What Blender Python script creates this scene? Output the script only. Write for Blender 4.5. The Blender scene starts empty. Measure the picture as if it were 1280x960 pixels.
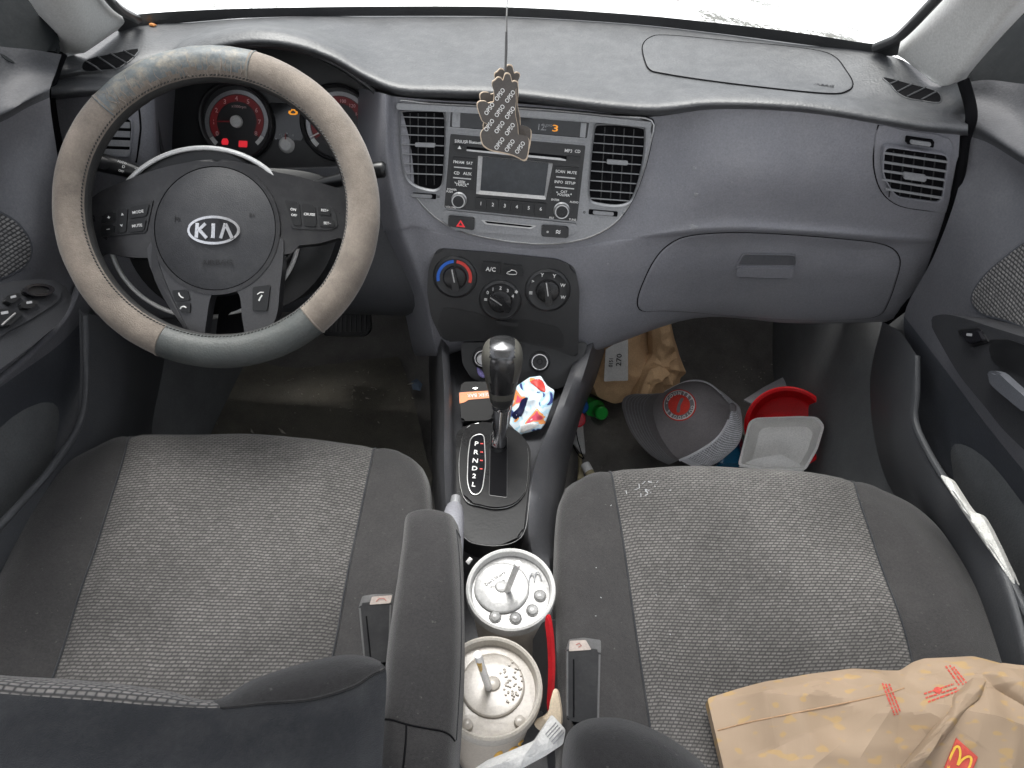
import bpy, bmesh, math, random
from mathutils import Vector, Matrix, noise
from mathutils.bvhtree import BVHTree
random.seed(7)
V = Vector
PI = math.pi
scene = bpy.context.scene
COL = scene.collection
# ------------------------------------------------------------------ camera
FPX = 880.0
CAM = V((0.0, 0.0, 1.08))
PITCH = math.radians(43.0)
ROLL = math.radians(3.3)
_r = V((1, 0, 0)); FWD = V((0, math.cos(PITCH), -math.sin(PITCH))); _u = V((0, math.sin(PITCH), math.cos(PITCH)))
RGT = _r * math.cos(ROLL) + _u * math.sin(ROLL)
UPV = _u * math.cos(ROLL) - _r * math.sin(ROLL)
cam_d = bpy.data.cameras.new('camera'); cam = bpy.data.objects.new('camera', cam_d); COL.objects.link(cam)
cam_d.sensor_width = 36; cam_d.lens = 36 * FPX / 1280; cam_d.clip_start = 0.01; cam_d.clip_end = 500
m = Matrix((RGT, UPV, -FWD)).transposed().to_4x4(); m.translation = CAM
cam.matrix_world = m
scene.camera = cam

def ray(px, py): return FWD + RGT * ((px - 640) / FPX) + UPV * ((480 - py) / FPX)
def PD(px, py, d): return CAM + ray(px, py) * d
def PX(px, py, x): r = ray(px, py); return CAM + r * (x / r.x)
def PY(px, py, y): r = ray(px, py); return CAM + r * (y / r.y)
def PZ(px, py, z): r = ray(px, py); return CAM + r * ((z - CAM.z) / r.z)

class Plane:
    def __init__(s, o, n):
        s.o = V(o); s.n = V(n).normalized()
        if s.n.dot(CAM - s.o) < 0: s.n = -s.n
    def hit(s, p, h=0.0):
        r = ray(p[0], p[1]); t = (s.o - CAM).dot(s.n) / r.dot(s.n)
        return CAM + r * t + s.n * h
    def up(s, h): return Plane(s.o + s.n * h, s.n)
    def scale(s, p): return (s.hit((p[0] + 1, p[1])) - s.hit(p)).length
def plane3(a, b, c): return Plane(a, (b - a).cross(c - a))

# ------------------------------------------------------------------ curves
def cr(a, b, c, d, t):
    return 0.5 * ((2 * b) + (c - a) * t + (2 * a - 5 * b + 4 * c - d) * t * t + (3 * b - a - 3 * c + d) * t ** 3)
def spl(p, n, closed=False):
    p = [V(q) for q in p]; N = len(p); out = []
    for i in range(N if closed else N - 1):
        if closed: a, b, c, d = p[i - 1], p[i], p[(i + 1) % N], p[(i + 2) % N]
        else:
            b, c = p[i], p[i + 1]
            a = p[i - 1] if i > 0 else 2 * b - c
            d = p[i + 2] if i + 2 < N else 2 * c - b
        for k in range(n): out.append(cr(a, b, c, d, k / n))
    if not closed: out.append(p[-1])
    return out
def sm(poly, n=4): return spl([V((q[0], q[1])) for q in poly], n, True)
def rq(pts, r, n=4):
    out = []; N = len(pts); pts = [V((p[0], p[1])) for p in pts]
    for i in range(N):
        a, b, c = pts[i - 1], pts[i], pts[(i + 1) % N]
        r1 = min(r, (a - b).length * .48); r2 = min(r, (c - b).length * .48)
        p = b + (a - b).normalized() * r1; q = b + (c - b).normalized() * r2
        for k in range(n + 1):
            t = k / n; out.append(p * (1 - t) ** 2 + b * 2 * t * (1 - t) + q * t * t)
    return out
def rrect(cx, cy, w, h, r=2, ang=0.0, n=4):
    c, s = math.cos(math.radians(ang)), math.sin(math.radians(ang))
    return rq([(cx + x * c - y * s, cy + x * s + y * c) for x, y in ((-w/2, -h/2), (w/2, -h/2), (w/2, h/2), (-w/2, h/2))], r, n)
def ell(cx, cy, rx, ry=None, n=40, ang=0.0):
    ry = rx if ry is None else ry; c, s = math.cos(math.radians(ang)), math.sin(math.radians(ang))
    return [V((cx + rx * math.cos(2*PI*k/n) * c - ry * math.sin(2*PI*k/n) * s, cy + rx * math.cos(2*PI*k/n) * s + ry * math.sin(2*PI*k/n) * c)) for k in range(n)]

# ------------------------------------------------------------------ objects
def link(o, parent=None):
    COL.objects.link(o)
    if parent is not None:
        o.parent = parent; o.matrix_parent_inverse = Matrix.Translation(parent.location if parent.type == 'EMPTY' else (0, 0, 0)).inverted()
    return o
def finish(name, bm, mats, parent=None, smooth=True, ang=40, recalc=True):
    if recalc: bmesh.ops.recalc_face_normals(bm, faces=bm.faces)
    me = bpy.data.meshes.new(name); bm.to_mesh(me); bm.free()
    if not isinstance(mats, (list, tuple)): mats = [mats]
    for x in mats: me.materials.append(x)
    if smooth:
        me.polygons.foreach_set('use_smooth', [True] * len(me.polygons))
        me.set_sharp_from_angle(angle=math.radians(ang))
    return link(bpy.data.objects.new(name, me), parent)
def tag(o, label=None, cat=None, group=None, kind=None):
    if label: o['label'] = label
    if cat: o['category'] = cat
    if group: o['group'] = group
    if kind: o['kind'] = kind
    return o
def thing(name, label, cat, loc, group=None):
    o = bpy.data.objects.new(name, None); o.empty_display_size = .05; o.location = loc; COL.objects.link(o)
    return tag(o, label, cat, group)

def loft(rows, nu=5, nv=5):
    R = [spl(r, nu) for r in rows]
    cols = [spl([r[j] for r in R], nv) for j in range(len(R[0]))]
    return [[cols[j][i] for j in range(len(cols))] for i in range(len(cols[0]))]
def grid_into(bm, g, c0=0, c1=None, mi=0):
    c1 = len(g[0]) - 1 if c1 is None else c1
    uvl = bm.loops.layers.uv.verify()
    mid = g[len(g) // 2]; U = [0.0]
    for j in range(1, len(mid)): U.append(U[-1] + (mid[j] - mid[j - 1]).length)
    jc = len(mid) // 2; Vv = [0.0]
    for i in range(1, len(g)): Vv.append(Vv[-1] + (g[i][jc] - g[i - 1][jc]).length)
    vs = [[bm.verts.new(g[i][j]) for j in range(c0, c1 + 1)] for i in range(len(g))]
    for i in range(len(g) - 1):
        for j in range(c1 - c0):
            f = bm.faces.new((vs[i][j], vs[i][j + 1], vs[i + 1][j + 1], vs[i + 1][j])); f.material_index = mi
            for l, (a, b) in zip(f.loops, ((i, j), (i, j + 1), (i + 1, j + 1), (i + 1, j))): l[uvl].uv = (U[b + c0], Vv[a])
    return vs
def grid_obj(name, g, mat, parent=None, c0=0, c1=None, ang=60):
    bm = bmesh.new(); grid_into(bm, g, c0, c1); return finish(name, bm, mat, parent, ang=ang, recalc=False)
def bvh_of(*grids):
    vs = []; fs = []
    for g in grids:
        o = len(vs); w = len(g[0])
        for r in g: vs += r
        for i in range(len(g) - 1):
            for j in range(w - 1): fs.append((o + i*w + j, o + i*w + j + 1, o + (i+1)*w + j + 1, o + (i+1)*w + j))
    return BVHTree.FromPolygons(vs, fs)
def bvh_obj(o): 
    me = o.data
    return BVHTree.FromPolygons([v.co.copy() for v in me.vertices], [tuple(p.vertices) for p in me.polygons])
def cast(b, p, h=0.0):
    r = ray(p[0], p[1]).normalized(); loc, n, i, d = b.ray_cast(CAM, r)
    if loc is None:
        loc, n, i, d = b.find_nearest(CAM + r * .9)
    if n.dot(r) > 0: n = -n
    return loc + n * h, n
def splane(b, p, e=8):
    a = cast(b, (p[0] - e, p[1] - e))[0]; c = cast(b, (p[0] + e, p[1] - e))[0]; d = cast(b, (p[0], p[1] + e))[0]
    P = plane3(a, c, d); P.o = cast(b, p)[0]; return P

def slab_into(bm, poly, pl, h0, h1, bev=0.0, seg=2, mi=0):
    pts = [pl.hit(p) for p in poly]; n = pl.n
    lo = [bm.verts.new(q + n * h0) for q in pts]; hi = [bm.verts.new(q + n * h1) for q in pts]; N = len(pts)
    fs = [bm.faces.new(hi), bm.faces.new(lo[::-1])]
    for i in range(N): fs.append(bm.faces.new((lo[i], lo[(i + 1) % N], hi[(i + 1) % N], hi[i])))
    for f in fs: f.material_index = mi
    if bev > 0:
        es = [e for e in fs[0].edges]
        bmesh.ops.bevel(bm, geom=es, offset=bev, segments=seg, affect='EDGES', clamp_overlap=True, material=-1)
def slab(name, poly, pl, h0, h1, mat, parent=None, bev=0.0, seg=2, ang=35):
    bm = bmesh.new(); slab_into(bm, poly, pl, h0, h1, bev, seg); return finish(name, bm, mat, parent, ang=ang)
def slabs(name, polys, pl, h0, h1, mat, parent=None, bev=0.0):
    bm = bmesh.new()
    for p in polys: slab_into(bm, p, pl, h0, h1, bev)
    return finish(name, bm, mat, parent, ang=35)
def ring_into(bm, po, pi, pl, h0, h1, hin=None):
    N = len(po); hin = h1 if hin is None else hin
    a = [bm.verts.new(pl.hit(p) + pl.n * h0) for p in po]; b = [bm.verts.new(pl.hit(p) + pl.n * h1) for p in po]
    c = [bm.verts.new(pl.hit(p) + pl.n * hin) for p in pi]; d = [bm.verts.new(pl.hit(p) + pl.n * h0) for p in pi]
    for i in range(N):
        j = (i + 1) % N
        for x, y in ((a, b), (b, c), (c, d)): bm.faces.new((x[i], x[j], y[j], y[i]))
def ring(name, po, pi, pl, h0, h1, mat, parent=None, hin=None):
    bm = bmesh.new(); ring_into(bm, po, pi, pl, h0, h1, hin); return finish(name, bm, mat, parent, ang=35)
def shrink(poly, k, c=None):
    c = c or sum((V((p[0], p[1])) for p in poly), V((0, 0))) / len(poly)
    return [c + (V((p[0], p[1])) - c) * k for p in poly]

def patch(name, poly, b, h, mat, parent=None, rings=5, edge=.97, base=-.001, dome=0.0):
    """a panel that follows the surface b, standing h proud of it with a rolled edge"""
    c = sum((V((p[0], p[1])) for p in poly), V((0, 0))) / len(poly); N = len(poly)
    sc = [(1.0, base), (1.0 - (1 - edge) * .15, h * .6), (1.0 - (1 - edge) * .5, h * .92), (edge, h)] + [(edge * (1 - k / rings), h + dome * (1 - (1 - k / rings) ** 2)) for k in range(1, rings)]
    bm = bmesh.new(); prev = None
    for s, hh in sc:
        cur = []
        for p in poly:
            q = c + (V((p[0], p[1])) - c) * s; cur.append(bm.verts.new(cast(b, q, hh)[0]))
        if prev:
            for i in range(N): bm.faces.new((prev[i], prev[(i + 1) % N], cur[(i + 1) % N], cur[i]))
        prev = cur
    cv = bm.verts.new(cast(b, c, h + dome)[0])
    for i in range(N): bm.faces.new((prev[i], prev[(i + 1) % N], cv))
    return finish(name, bm, mat, parent, ang=60)

def tube_into(bm, pts, rad, seg=10, caps=True, closed=False, mi=0, flat=1.0):
    pts = [V(p) for p in pts]; N = len(pts)
    rads = rad if isinstance(rad, (list, tuple)) else [rad] * N
    rings_ = []; prevx = None
    for i, p in enumerate(pts):
        if closed: t = pts[(i + 1) % N] - pts[i - 1]
        else: t = pts[min(i + 1, N - 1)] - pts[max(i - 1, 0)]
        t.normalize()
        if prevx is None:
            x = t.orthogonal().normalized()
        else:
            x = (prevx - t * prevx.dot(t)).normalized()
        prevx = x; y = t.cross(x)
        rings_.append([bm.verts.new(p + (x * math.cos(2*PI*k/seg) + y * math.sin(2*PI*k/seg) * flat) * rads[i]) for k in range(seg)])
    for i in range(N if closed else N - 1):
        a, b = rings_[i], rings_[(i + 1) % N]
        for k in range(seg):
            f = bm.faces.new((a[k], a[(k + 1) % seg], b[(k + 1) % seg], b[k])); f.material_index = mi
    if caps and not closed:
        f = bm.faces.new(rings_[0][::-1]); f.material_index = mi; f = bm.faces.new(rings_[-1]); f.material_index = mi
def tube(name, pts, rad, mat, parent=None, seg=10, closed=False, ang=45):
    bm = bmesh.new(); tube_into(bm, pts, rad, seg, True, closed); return finish(name, bm, mat, parent, ang=ang)
def seam(name, poly, b, r, mat, parent=None, closed=True, h=0.0):
    return tube(name, [cast(b, p, h)[0] for p in poly], r, mat, parent, 6, closed)
def lathe_into(bm, prof, o, ax, seg=40, mi=0, xdir=None):
    ax = V(ax).normalized(); x = V(xdir) if xdir is not None else ax.orthogonal(); x = (x - ax * x.dot(ax)).normalized(); y = ax.cross(x); o = V(o)
    prev = None
    for r, h in prof:
        if r < 1e-6: cur = [bm.verts.new(o + ax * h)]
        else: cur = [bm.verts.new(o + ax * h + (x * math.cos(2*PI*k/seg) + y * math.sin(2*PI*k/seg)) * r) for k in range(seg)]
        if prev:
            for k in range(seg):
                k2 = (k + 1) % seg
                vs = (prev[k], prev[k2], cur[k2], cur[k]) if len(prev) > 1 and len(cur) > 1 else ((prev[0], cur[k2], cur[k]) if len(prev) == 1 else (prev[k], prev[k2], cur[0]))
                f = bm.faces.new(vs); f.material_index = mi
        prev = cur
def lathe(name, prof, o, ax, mat, parent=None, seg=40, ang=35):
    bm = bmesh.new(); lathe_into(bm, prof, o, ax, seg); return finish(name, bm, mat, parent, ang=ang)

def text_mesh_into(bm, s, mtx, size, ext, mi=0):
    cu = bpy.data.curves.new('lettering', 'FONT'); cu.body = s; cu.size = size; cu.extrude = ext
    cu.align_x = 'CENTER'; cu.align_y = 'CENTER'; cu.resolution_u = 2; cu.offset = size * .012
    ob = bpy.data.objects.new('lettering', cu); me = bpy.data.meshes.new_from_object(ob)
    me.transform(mtx); n0 = len(bm.faces); bm.from_mesh(me); bm.faces.ensure_lookup_table()
    for f in bm.faces[n0:]: f.material_index = mi
    bpy.data.objects.remove(ob); bpy.data.curves.remove(cu); bpy.data.meshes.remove(me)
def texts(name, items, pl, h, mat, parent=None, ext=.0002, bold=0.0):
    """items: (string, px, py, size_px, dx, dy[, xscale]) baseline direction (dx, dy) in photo pixels"""
    bm = bmesh.new()
    for it in items:
        s, px, py, sz, dx, dy = it[:6]; xs = it[6] if len(it) > 6 else 1.0
        o = pl.hit((px, py)); x = (pl.hit((px + dx, py + dy)) - o).normalized(); y = pl.n.cross(x)
        M = Matrix((x * xs, y, pl.n)).transposed().to_4x4(); M.translation = o + pl.n * h
        text_mesh_into(bm, s, M, sz * pl.scale((px, py)), ext)
    return finish(name, bm, mat, parent, smooth=False, recalc=False)

def crease(p, f, amp, seed=0.0):
    q = p * f + V((seed, seed * 1.7, seed * .3))
    if amp == 0: return 0.0
    a = noise.voronoi(q)[0][0]; b = noise.voronoi(q * 2.3 + V((5, 3, 1)))[0][0]; return amp * (a * .8 + b * .38 - .55 + .35 * noise.noise(q * .6))
def puff(name, poly, pl, dome, amp, freq, mat, parent=None, rings=14, depth=.004, h=0.0, power=2.0, seed=0.0, ang=28, edge_amp=.3, dense=1):
    """closed crumpled body with the given outline: domed front, flat back"""
    if dense > 1:
        q_ = [V((p[0], p[1])) for p in poly]; poly = [q_[i].lerp(q_[(i + 1) % len(q_)], k / dense) for i in range(len(q_)) for k in range(dense)]
    c = sum((V((p[0], p[1])) for p in poly), V((0, 0))) / len(poly); N = len(poly)
    bm = bmesh.new(); uvl = bm.loops.layers.uv.verify(); prev = None; first = None
    ux = (pl.hit((c[0] + 5, c[1])) - pl.hit(c)).normalized(); uy = pl.n.cross(ux); o = pl.hit(c)
    for k in range(rings + 1):
        s = 1 - k / rings; cur = []
        n_here = N if k < rings else 1
        for i in range(n_here):
            p = poly[i]; q = c + (V((p[0], p[1])) - c) * s
            w = pl.hit(q); e = min(1.0, edge_amp + (1 - s) * 3)
            cur.append(bm.verts.new(w + pl.n * (h + dome * (1 - s ** power) + crease(w, freq, amp, seed) * e)))
        if prev:
            for i in range(N):
                j = (i + 1) % N
                bm.faces.new((prev[i], prev[j], cur[j], cur[i]) if k < rings else (prev[i], prev[j], cur[0]))
        else: first = cur
        prev = cur
    back = [bm.verts.new(v.co - pl.n * depth) for v in first]
    for i in range(N): bm.faces.new((back[i], back[(i + 1) % N], first[(i + 1) % N], first[i]))
    bm.faces.new(back[::-1])
    for f in bm.faces:
        for l in f.loops: d = l.vert.co - o; l[uvl].uv = (d.dot(ux), d.dot(uy))
    return finish(name, bm, mat, parent, ang=ang)

# ------------------------------------------------------------------ materials
def newmat(name):
    m = bpy.data.materials.new(name); m.use_nodes = True; nt = m.node_tree
    return m, nt, nt.nodes['Principled BSDF']
def N_(nt, t, **k):
    n = nt.nodes.new(t)
    for a, b in k.items(): setattr(n, a, b)
    return n
def mat(name, col, rough=.5, metal=0.0, grain=0.0, gscale=900, var=.12, vscale=9, spec=.5, dust=0.0, dustcol=(.45, .44, .42), rvar=.08, sheen=0.0, coat=0.0, trans=0.0, ior=1.45, emit=None, estr=0.0, alpha=1.0, speck=0.0, fine=.16):
    m, nt, b = newmat(name); L = nt.links.new
    tc = N_(nt, 'ShaderNodeTexCoord')
    no = N_(nt, 'ShaderNodeTexNoise'); no.inputs['Scale'].default_value = vscale; no.inputs['Detail'].default_value = 6; no.inputs['Roughness'].default_value = .65
    L(tc.outputs['Object'], no.inputs['Vector'])
    rp = N_(nt, 'ShaderNodeValToRGB')
    lo = [c * (1 - var) for c in col]; hi = [min(1, c * (1 + var)) for c in col]
    rp.color_ramp.elements[0].position = .3; rp.color_ramp.elements[1].position = .7
    rp.color_ramp.elements[0].color = (*lo, 1); rp.color_ramp.elements[1].color = (*hi, 1)
    L(no.outputs['Fac'], rp.inputs['Fac']); out = rp.outputs['Color']
    if dust > 0:
        d = N_(nt, 'ShaderNodeTexNoise'); d.inputs['Scale'].default_value = vscale * 2.7; d.inputs['Detail'].default_value = 9; d.inputs['Roughness'].default_value = .75
        L(tc.outputs['Object'], d.inputs['Vector'])
        mr = N_(nt, 'ShaderNodeMapRange'); mr.inputs['From Min'].default_value = .45; mr.inputs['From Max'].default_value = .75; mr.inputs['To Max'].default_value = dust
        L(d.outputs['Fac'], mr.inputs['Value'])
        mx = N_(nt, 'ShaderNodeMix', data_type='RGBA'); mx.inputs['B'].default_value = (*dustcol, 1)
        L(mr.outputs['Result'], mx.inputs['Factor']); L(out, mx.inputs['A']); out = mx.outputs['Result']
    if speck > 0:
        vo = N_(nt, 'ShaderNodeTexNoise'); vo.inputs['Scale'].default_value = 260; vo.inputs['Detail'].default_value = 2
        L(tc.outputs['Object'], vo.inputs['Vector'])
        mr = N_(nt, 'ShaderNodeMapRange'); mr.inputs['From Min'].default_value = .70; mr.inputs['From Max'].default_value = .78; mr.inputs['To Max'].default_value = speck
        L(vo.outputs['Fac'], mr.inputs['Value'])
        mx = N_(nt, 'ShaderNodeMix', data_type='RGBA'); mx.inputs['B'].default_value = (.5, .48, .44, 1)
        L(mr.outputs['Result'], mx.inputs['Factor']); L(out, mx.inputs['A']); out = mx.outputs['Result']
    if fine > 0 and not emit:
        fn = N_(nt, 'ShaderNodeTexNoise'); fn.inputs['Scale'].default_value = 380; fn.inputs['Detail'].default_value = 4; fn.inputs['Roughness'].default_value = .8
        L(tc.outputs['Object'], fn.inputs['Vector'])
        mr = N_(nt, 'ShaderNodeMapRange'); mr.inputs['From Min'].default_value = .3; mr.inputs['From Max'].default_value = .7; mr.inputs['To Min'].default_value = 1 - fine; mr.inputs['To Max'].default_value = 1 + fine
        L(fn.outputs['Fac'], mr.inputs['Value'])
        mx = N_(nt, 'ShaderNodeMix', data_type='RGBA', blend_type='MULTIPLY'); mx.inputs['Factor'].default_value = 1; mx.clamp_result = False
        L(out, mx.inputs['A']); L(mr.outputs['Result'], mx.inputs['B']); out = mx.outputs['Result']
    L(out, b.inputs['Base Color'])
    mr = N_(nt, 'ShaderNodeMapRange'); mr.inputs['To Min'].default_value = max(.02, rough - rvar); mr.inputs['To Max'].default_value = min(1, rough + rvar)
    L(no.outputs['Fac'], mr.inputs['Value']); L(mr.outputs['Result'], b.inputs['Roughness'])
    b.inputs['Metallic'].default_value = metal; b.inputs['Specular IOR Level'].default_value = spec
    if grain > 0:
        g = N_(nt, 'ShaderNodeTexNoise'); g.inputs['Scale'].default_value = gscale; g.inputs['Detail'].default_value = 3
        L(tc.outputs['Object'], g.inputs['Vector'])
        bp = N_(nt, 'ShaderNodeBump'); bp.inputs['Strength'].default_value = grain; bp.inputs['Distance'].default_value = .001
        L(g.outputs['Fac'], bp.inputs['Height']); L(bp.outputs['Normal'], b.inputs['Normal'])
    if sheen: b.inputs['Sheen Weight'].default_value = sheen; b.inputs['Sheen Roughness'].default_value = .5
    if coat: b.inputs['Coat Weight'].default_value = coat
    if trans: b.inputs['Transmission Weight'].default_value = trans; b.inputs['IOR'].default_value = ior
    if emit: b.inputs['Emission Color'].default_value = (*emit, 1); b.inputs['Emission Strength'].default_value = estr
    if alpha < 1: b.inputs['Alpha'].default_value = alpha
    return m

def weave(name, light, mid, dark, bw=.0066, rh=.0037, worn=.35, bump=.5, wu=(.55, 1.0), wv=(.22, .92), slant=.3):
    """woven seat cloth: staggered pale dashes on a dark ground, in metres along the cloth"""
    m, nt, b = newmat(name); L = nt.links.new
    def math_(op, a, c=None, d=None):
        n = N_(nt, 'ShaderNodeMath', operation=op)
        for k, v in enumerate((a, c, d)):
            if v is None: continue
            if isinstance(v, (int, float)): n.inputs[k].default_value = v
            else: L(v, n.inputs[k])
        return n.outputs[0]
    tc = N_(nt, 'ShaderNodeTexCoord')
    dn = N_(nt, 'ShaderNodeTexNoise'); dn.inputs['Scale'].default_value = 35; dn.inputs['Detail'].default_value = 3; L(tc.outputs['Object'], dn.inputs['Vector'])
    ds = N_(nt, 'ShaderNodeVectorMath', operation='MULTIPLY_ADD'); ds.inputs[1].default_value = (.0035, .003, 0); L(dn.outputs['Color'], ds.inputs[0]); L(tc.outputs['UV'], ds.inputs[2])
    sp = N_(nt, 'ShaderNodeSeparateXYZ'); L(ds.outputs[0], sp.inputs[0])
    v = math_('DIVIDE', sp.outputs[1], rh); row = math_('FLOOR', v); fv = math_('FRACT', v)
    u = math_('MULTIPLY_ADD', row, .5, math_('DIVIDE', sp.outputs[0], bw)); u = math_('MULTIPLY_ADD', fv, slant, u); fu = math_('FRACT', u)
    def edge(f, lo, hi):
        a = math_('MULTIPLY', math_('ABSOLUTE', math_('SUBTRACT', f, .5)), 2)
        r = N_(nt, 'ShaderNodeMapRange', interpolation_type='SMOOTHSTEP'); r.inputs['From Min'].default_value = lo; r.inputs['From Max'].default_value = hi; r.inputs['To Min'].default_value = 1; r.inputs['To Max'].default_value = 0
        L(a, r.inputs['Value']); return r.outputs[0]
    mask = math_('MULTIPLY', edge(fu, *wu), edge(fv, *wv))
    cell = N_(nt, 'ShaderNodeTexWhiteNoise', noise_dimensions='2D'); cv = N_(nt, 'ShaderNodeCombineXYZ'); L(math_('FLOOR', u), cv.inputs[0]); L(row, cv.inputs[1]); L(cv.outputs[0], cell.inputs['Vector'])
    lm = N_(nt, 'ShaderNodeMix', data_type='RGBA'); lm.inputs['A'].default_value = (*mid, 1); lm.inputs['B'].default_value = (*light, 1); L(cell.outputs['Value'], lm.inputs['Factor'])
    cm = N_(nt, 'ShaderNodeMix', data_type='RGBA'); cm.inputs['A'].default_value = (*dark, 1); L(lm.outputs['Result'], cm.inputs['B']); L(mask, cm.inputs['Factor'])
    no = N_(nt, 'ShaderNodeTexNoise'); no.inputs['Scale'].default_value = 5; no.inputs['Detail'].default_value = 7; no.inputs['Roughness'].default_value = .6; L(tc.outputs['Object'], no.inputs['Vector'])
    mr = N_(nt, 'ShaderNodeMapRange'); mr.inputs['From Min'].default_value = .35; mr.inputs['From Max'].default_value = .68; mr.inputs['To Min'].default_value = 1 - worn; mr.inputs['To Max'].default_value = 1.12; L(no.outputs['Fac'], mr.inputs['Value'])
    mu = N_(nt, 'ShaderNodeMix', data_type='RGBA', blend_type='MULTIPLY'); mu.inputs['Factor'].default_value = 1; L(cm.outputs['Result'], mu.inputs['A']); L(mr.outputs['Result'], mu.inputs['B'])
    f = N_(nt, 'ShaderNodeTexNoise'); f.inputs['Scale'].default_value = 140; f.inputs['Detail'].default_value = 3; L(tc.outputs['Object'], f.inputs['Vector'])
    m2 = N_(nt, 'ShaderNodeMapRange'); m2.inputs['To Min'].default_value = .6; m2.inputs['To Max'].default_value = 1.4; L(f.outputs['Fac'], m2.inputs['Value'])
    mu2 = N_(nt, 'ShaderNodeMix', data_type='RGBA', blend_type='MULTIPLY'); mu2.inputs['Factor'].default_value = 1; L(mu.outputs['Result'], mu2.inputs['A']); L(m2.outputs['Result'], mu2.inputs['B'])
    L(mu2.outputs['Result'], b.inputs['Base Color'])
    bp = N_(nt, 'ShaderNodeBump'); bp.inputs['Strength'].default_value = bump; bp.inputs['Distance'].default_value = .0008; L(mask, bp.inputs['Height']); L(bp.outputs['Normal'], b.inputs['Normal'])
    b.inputs['Roughness'].default_value = .85; b.inputs['Specular IOR Level'].default_value = .25; b.inputs['Sheen Weight'].default_value = .2
    return m

M = {}
M['pad'] = mat('dash_pad_vinyl', (.056, .058, .062), .46, grain=.55, gscale=300, var=.2, vscale=22, dust=.2, dustcol=(.22, .22, .217), speck=.14, spec=.62, rvar=.1)
M['grey'] = mat('grey_dash_plastic', (.21, .212, .234), .42, grain=.35, gscale=420, var=.10, vscale=7, dust=.08, speck=.12)
M['bezel'] = mat('silver_grey_bezel', (.27, .275, .285), .34, metal=.35, grain=.05, var=.05, dust=.04)
M['charcoal'] = mat('charcoal_plastic', (.019, .0195, .021), .38, grain=.1, var=.15, dust=.05, dustcol=(.2, .2, .2))
M['black'] = mat('black_plastic', (.0075, .008, .009), .36, grain=.05, var=.2, dust=.05, dustcol=(.12, .12, .12))
M['void'] = mat('black_recess', (.005, .005, .006), .8, var=.1, spec=.08)
M['seam'] = mat('dark_seam_gap', (.006, .006, .007), .8, var=.1, spec=.1)
M['gloss'] = mat('gloss_black', (.008, .008, .010), .12, var=.2, rvar=.06)
M['screen'] = mat('dusty_dark_screen', (.020, .023, .028), .16, var=.2, vscale=40, dust=.10, dustcol=(.16, .17, .19))
M['chrome'] = mat('chrome', (.62, .62, .63), .16, metal=1.0, var=.08)
M['satin'] = mat('satin_silver', (.50, .50, .50), .34, metal=.8, var=.08)
M['slat'] = mat('grey_vent_slat', (.26, .265, .275), .4, var=.06)
M['white'] = mat('white_print', (.75, .75, .74), .6, var=.04)
M['greyprint'] = mat('grey_moulded_lettering', (.02, .02, .022), .5, var=.1)
M['red'] = mat('red_print', (.62, .05, .04), .5, var=.05)
M['blue'] = mat('blue_print', (.02, .13, .58), .5, var=.05)
M['redlamp'] = mat('lit_red_lamp', (.3, .02, .02), .4, emit=(1, .03, .05), estr=.22)
M['amberlamp'] = mat('lit_amber_lamp', (.3, .12, .02), .4, emit=(1, .36, .02), estr=.3)
M['dial'] = mat('gauge_face', (.018, .018, .02), .45, var=.1)
M['dialred'] = mat('gauge_red_glow', (.06, .012, .013), .5, emit=(.5, .02, .03), estr=.03, var=.2, vscale=60)
M['dialsilver'] = mat('gauge_scale_ring', (.30, .30, .31), .35, metal=.5)
M['lens'] = mat('grey_knob_plastic', (.010, .010, .011), .28, var=.1)
M['trim'] = mat('light_grey_pillar_trim', (.50, .50, .49), .6, grain=.15, gscale=600, var=.05, dust=.05)
M['doorgrey'] = mat('door_panel_plastic', (.125, .127, .140), .52, grain=.25, gscale=600, var=.08, dust=.05)
M['doordark'] = mat('dark_door_plastic', (.058, .062, .072), .5, grain=.25, gscale=600, var=.12, dust=.07, dustcol=(.14, .135, .12))
M['carpet'] = mat('dark_dirty_carpet', (.140, .134, .127), .95, grain=1.0, gscale=420, var=.4, vscale=7, dust=.3, dustcol=(.17, .16, .14), spec=.1, speck=.25)
M['matfloor'] = mat('worn_floor_mat', (.160, .150, .126), .92, grain=1.0, gscale=500, var=.35, vscale=6, dust=.4, dustcol=(.22, .20, .16), spec=.15, speck=.3)
M['bolster'] = mat('charcoal_seat_cloth', (.031, .030, .0305), .9, grain=.5, gscale=1500, var=.12, vscale=10, dust=.16, dustcol=(.085, .082, .08), sheen=.2, speck=.10, fine=.25, spec=.2)
M['backcloth'] = mat('black_seat_back_cloth', (.020, .0215, .025), .9, grain=.5, gscale=1500, var=.12, vscale=10, dust=.05, sheen=.2, spec=.2)
M['weave'] = weave('woven_grey_seat_cloth', (.150, .143, .137), (.108, .103, .098), (.043, .0418, .042))
M['doorweave'] = weave('woven_door_cloth', (.22, .215, .21), (.16, .155, .155), (.03, .03, .032), .0056, .0044, .1)
M['suede'] = mat('worn_taupe_wheel_cover', (.182, .154, .129), .82, grain=.6, gscale=700, var=.34, vscale=16, dust=.4, dustcol=(.27, .235, .20), sheen=.3, spec=.25)
M['leather'] = mat('grey_leather', (.056, .062, .061), .5, grain=.5, gscale=500, var=.15, vscale=20, dust=.1, dustcol=(.25, .23, .2))
M['wornleather'] = mat('cracked_blue_grey_leather', (.10, .114, .12), .5, grain=1.0, gscale=110, var=.25, vscale=26, dust=.75, dustcol=(.34, .28, .20))
M['innerleather'] = mat('black_inner_rim', (.026, .026, .026), .55, grain=.4, gscale=500, var=.25, dust=.12, dustcol=(.16, .14, .11))
M['hub'] = mat('airbag_cover_plastic', (.030, .031, .035), .46, grain=.4, gscale=800, var=.06, dust=.05)
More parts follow.
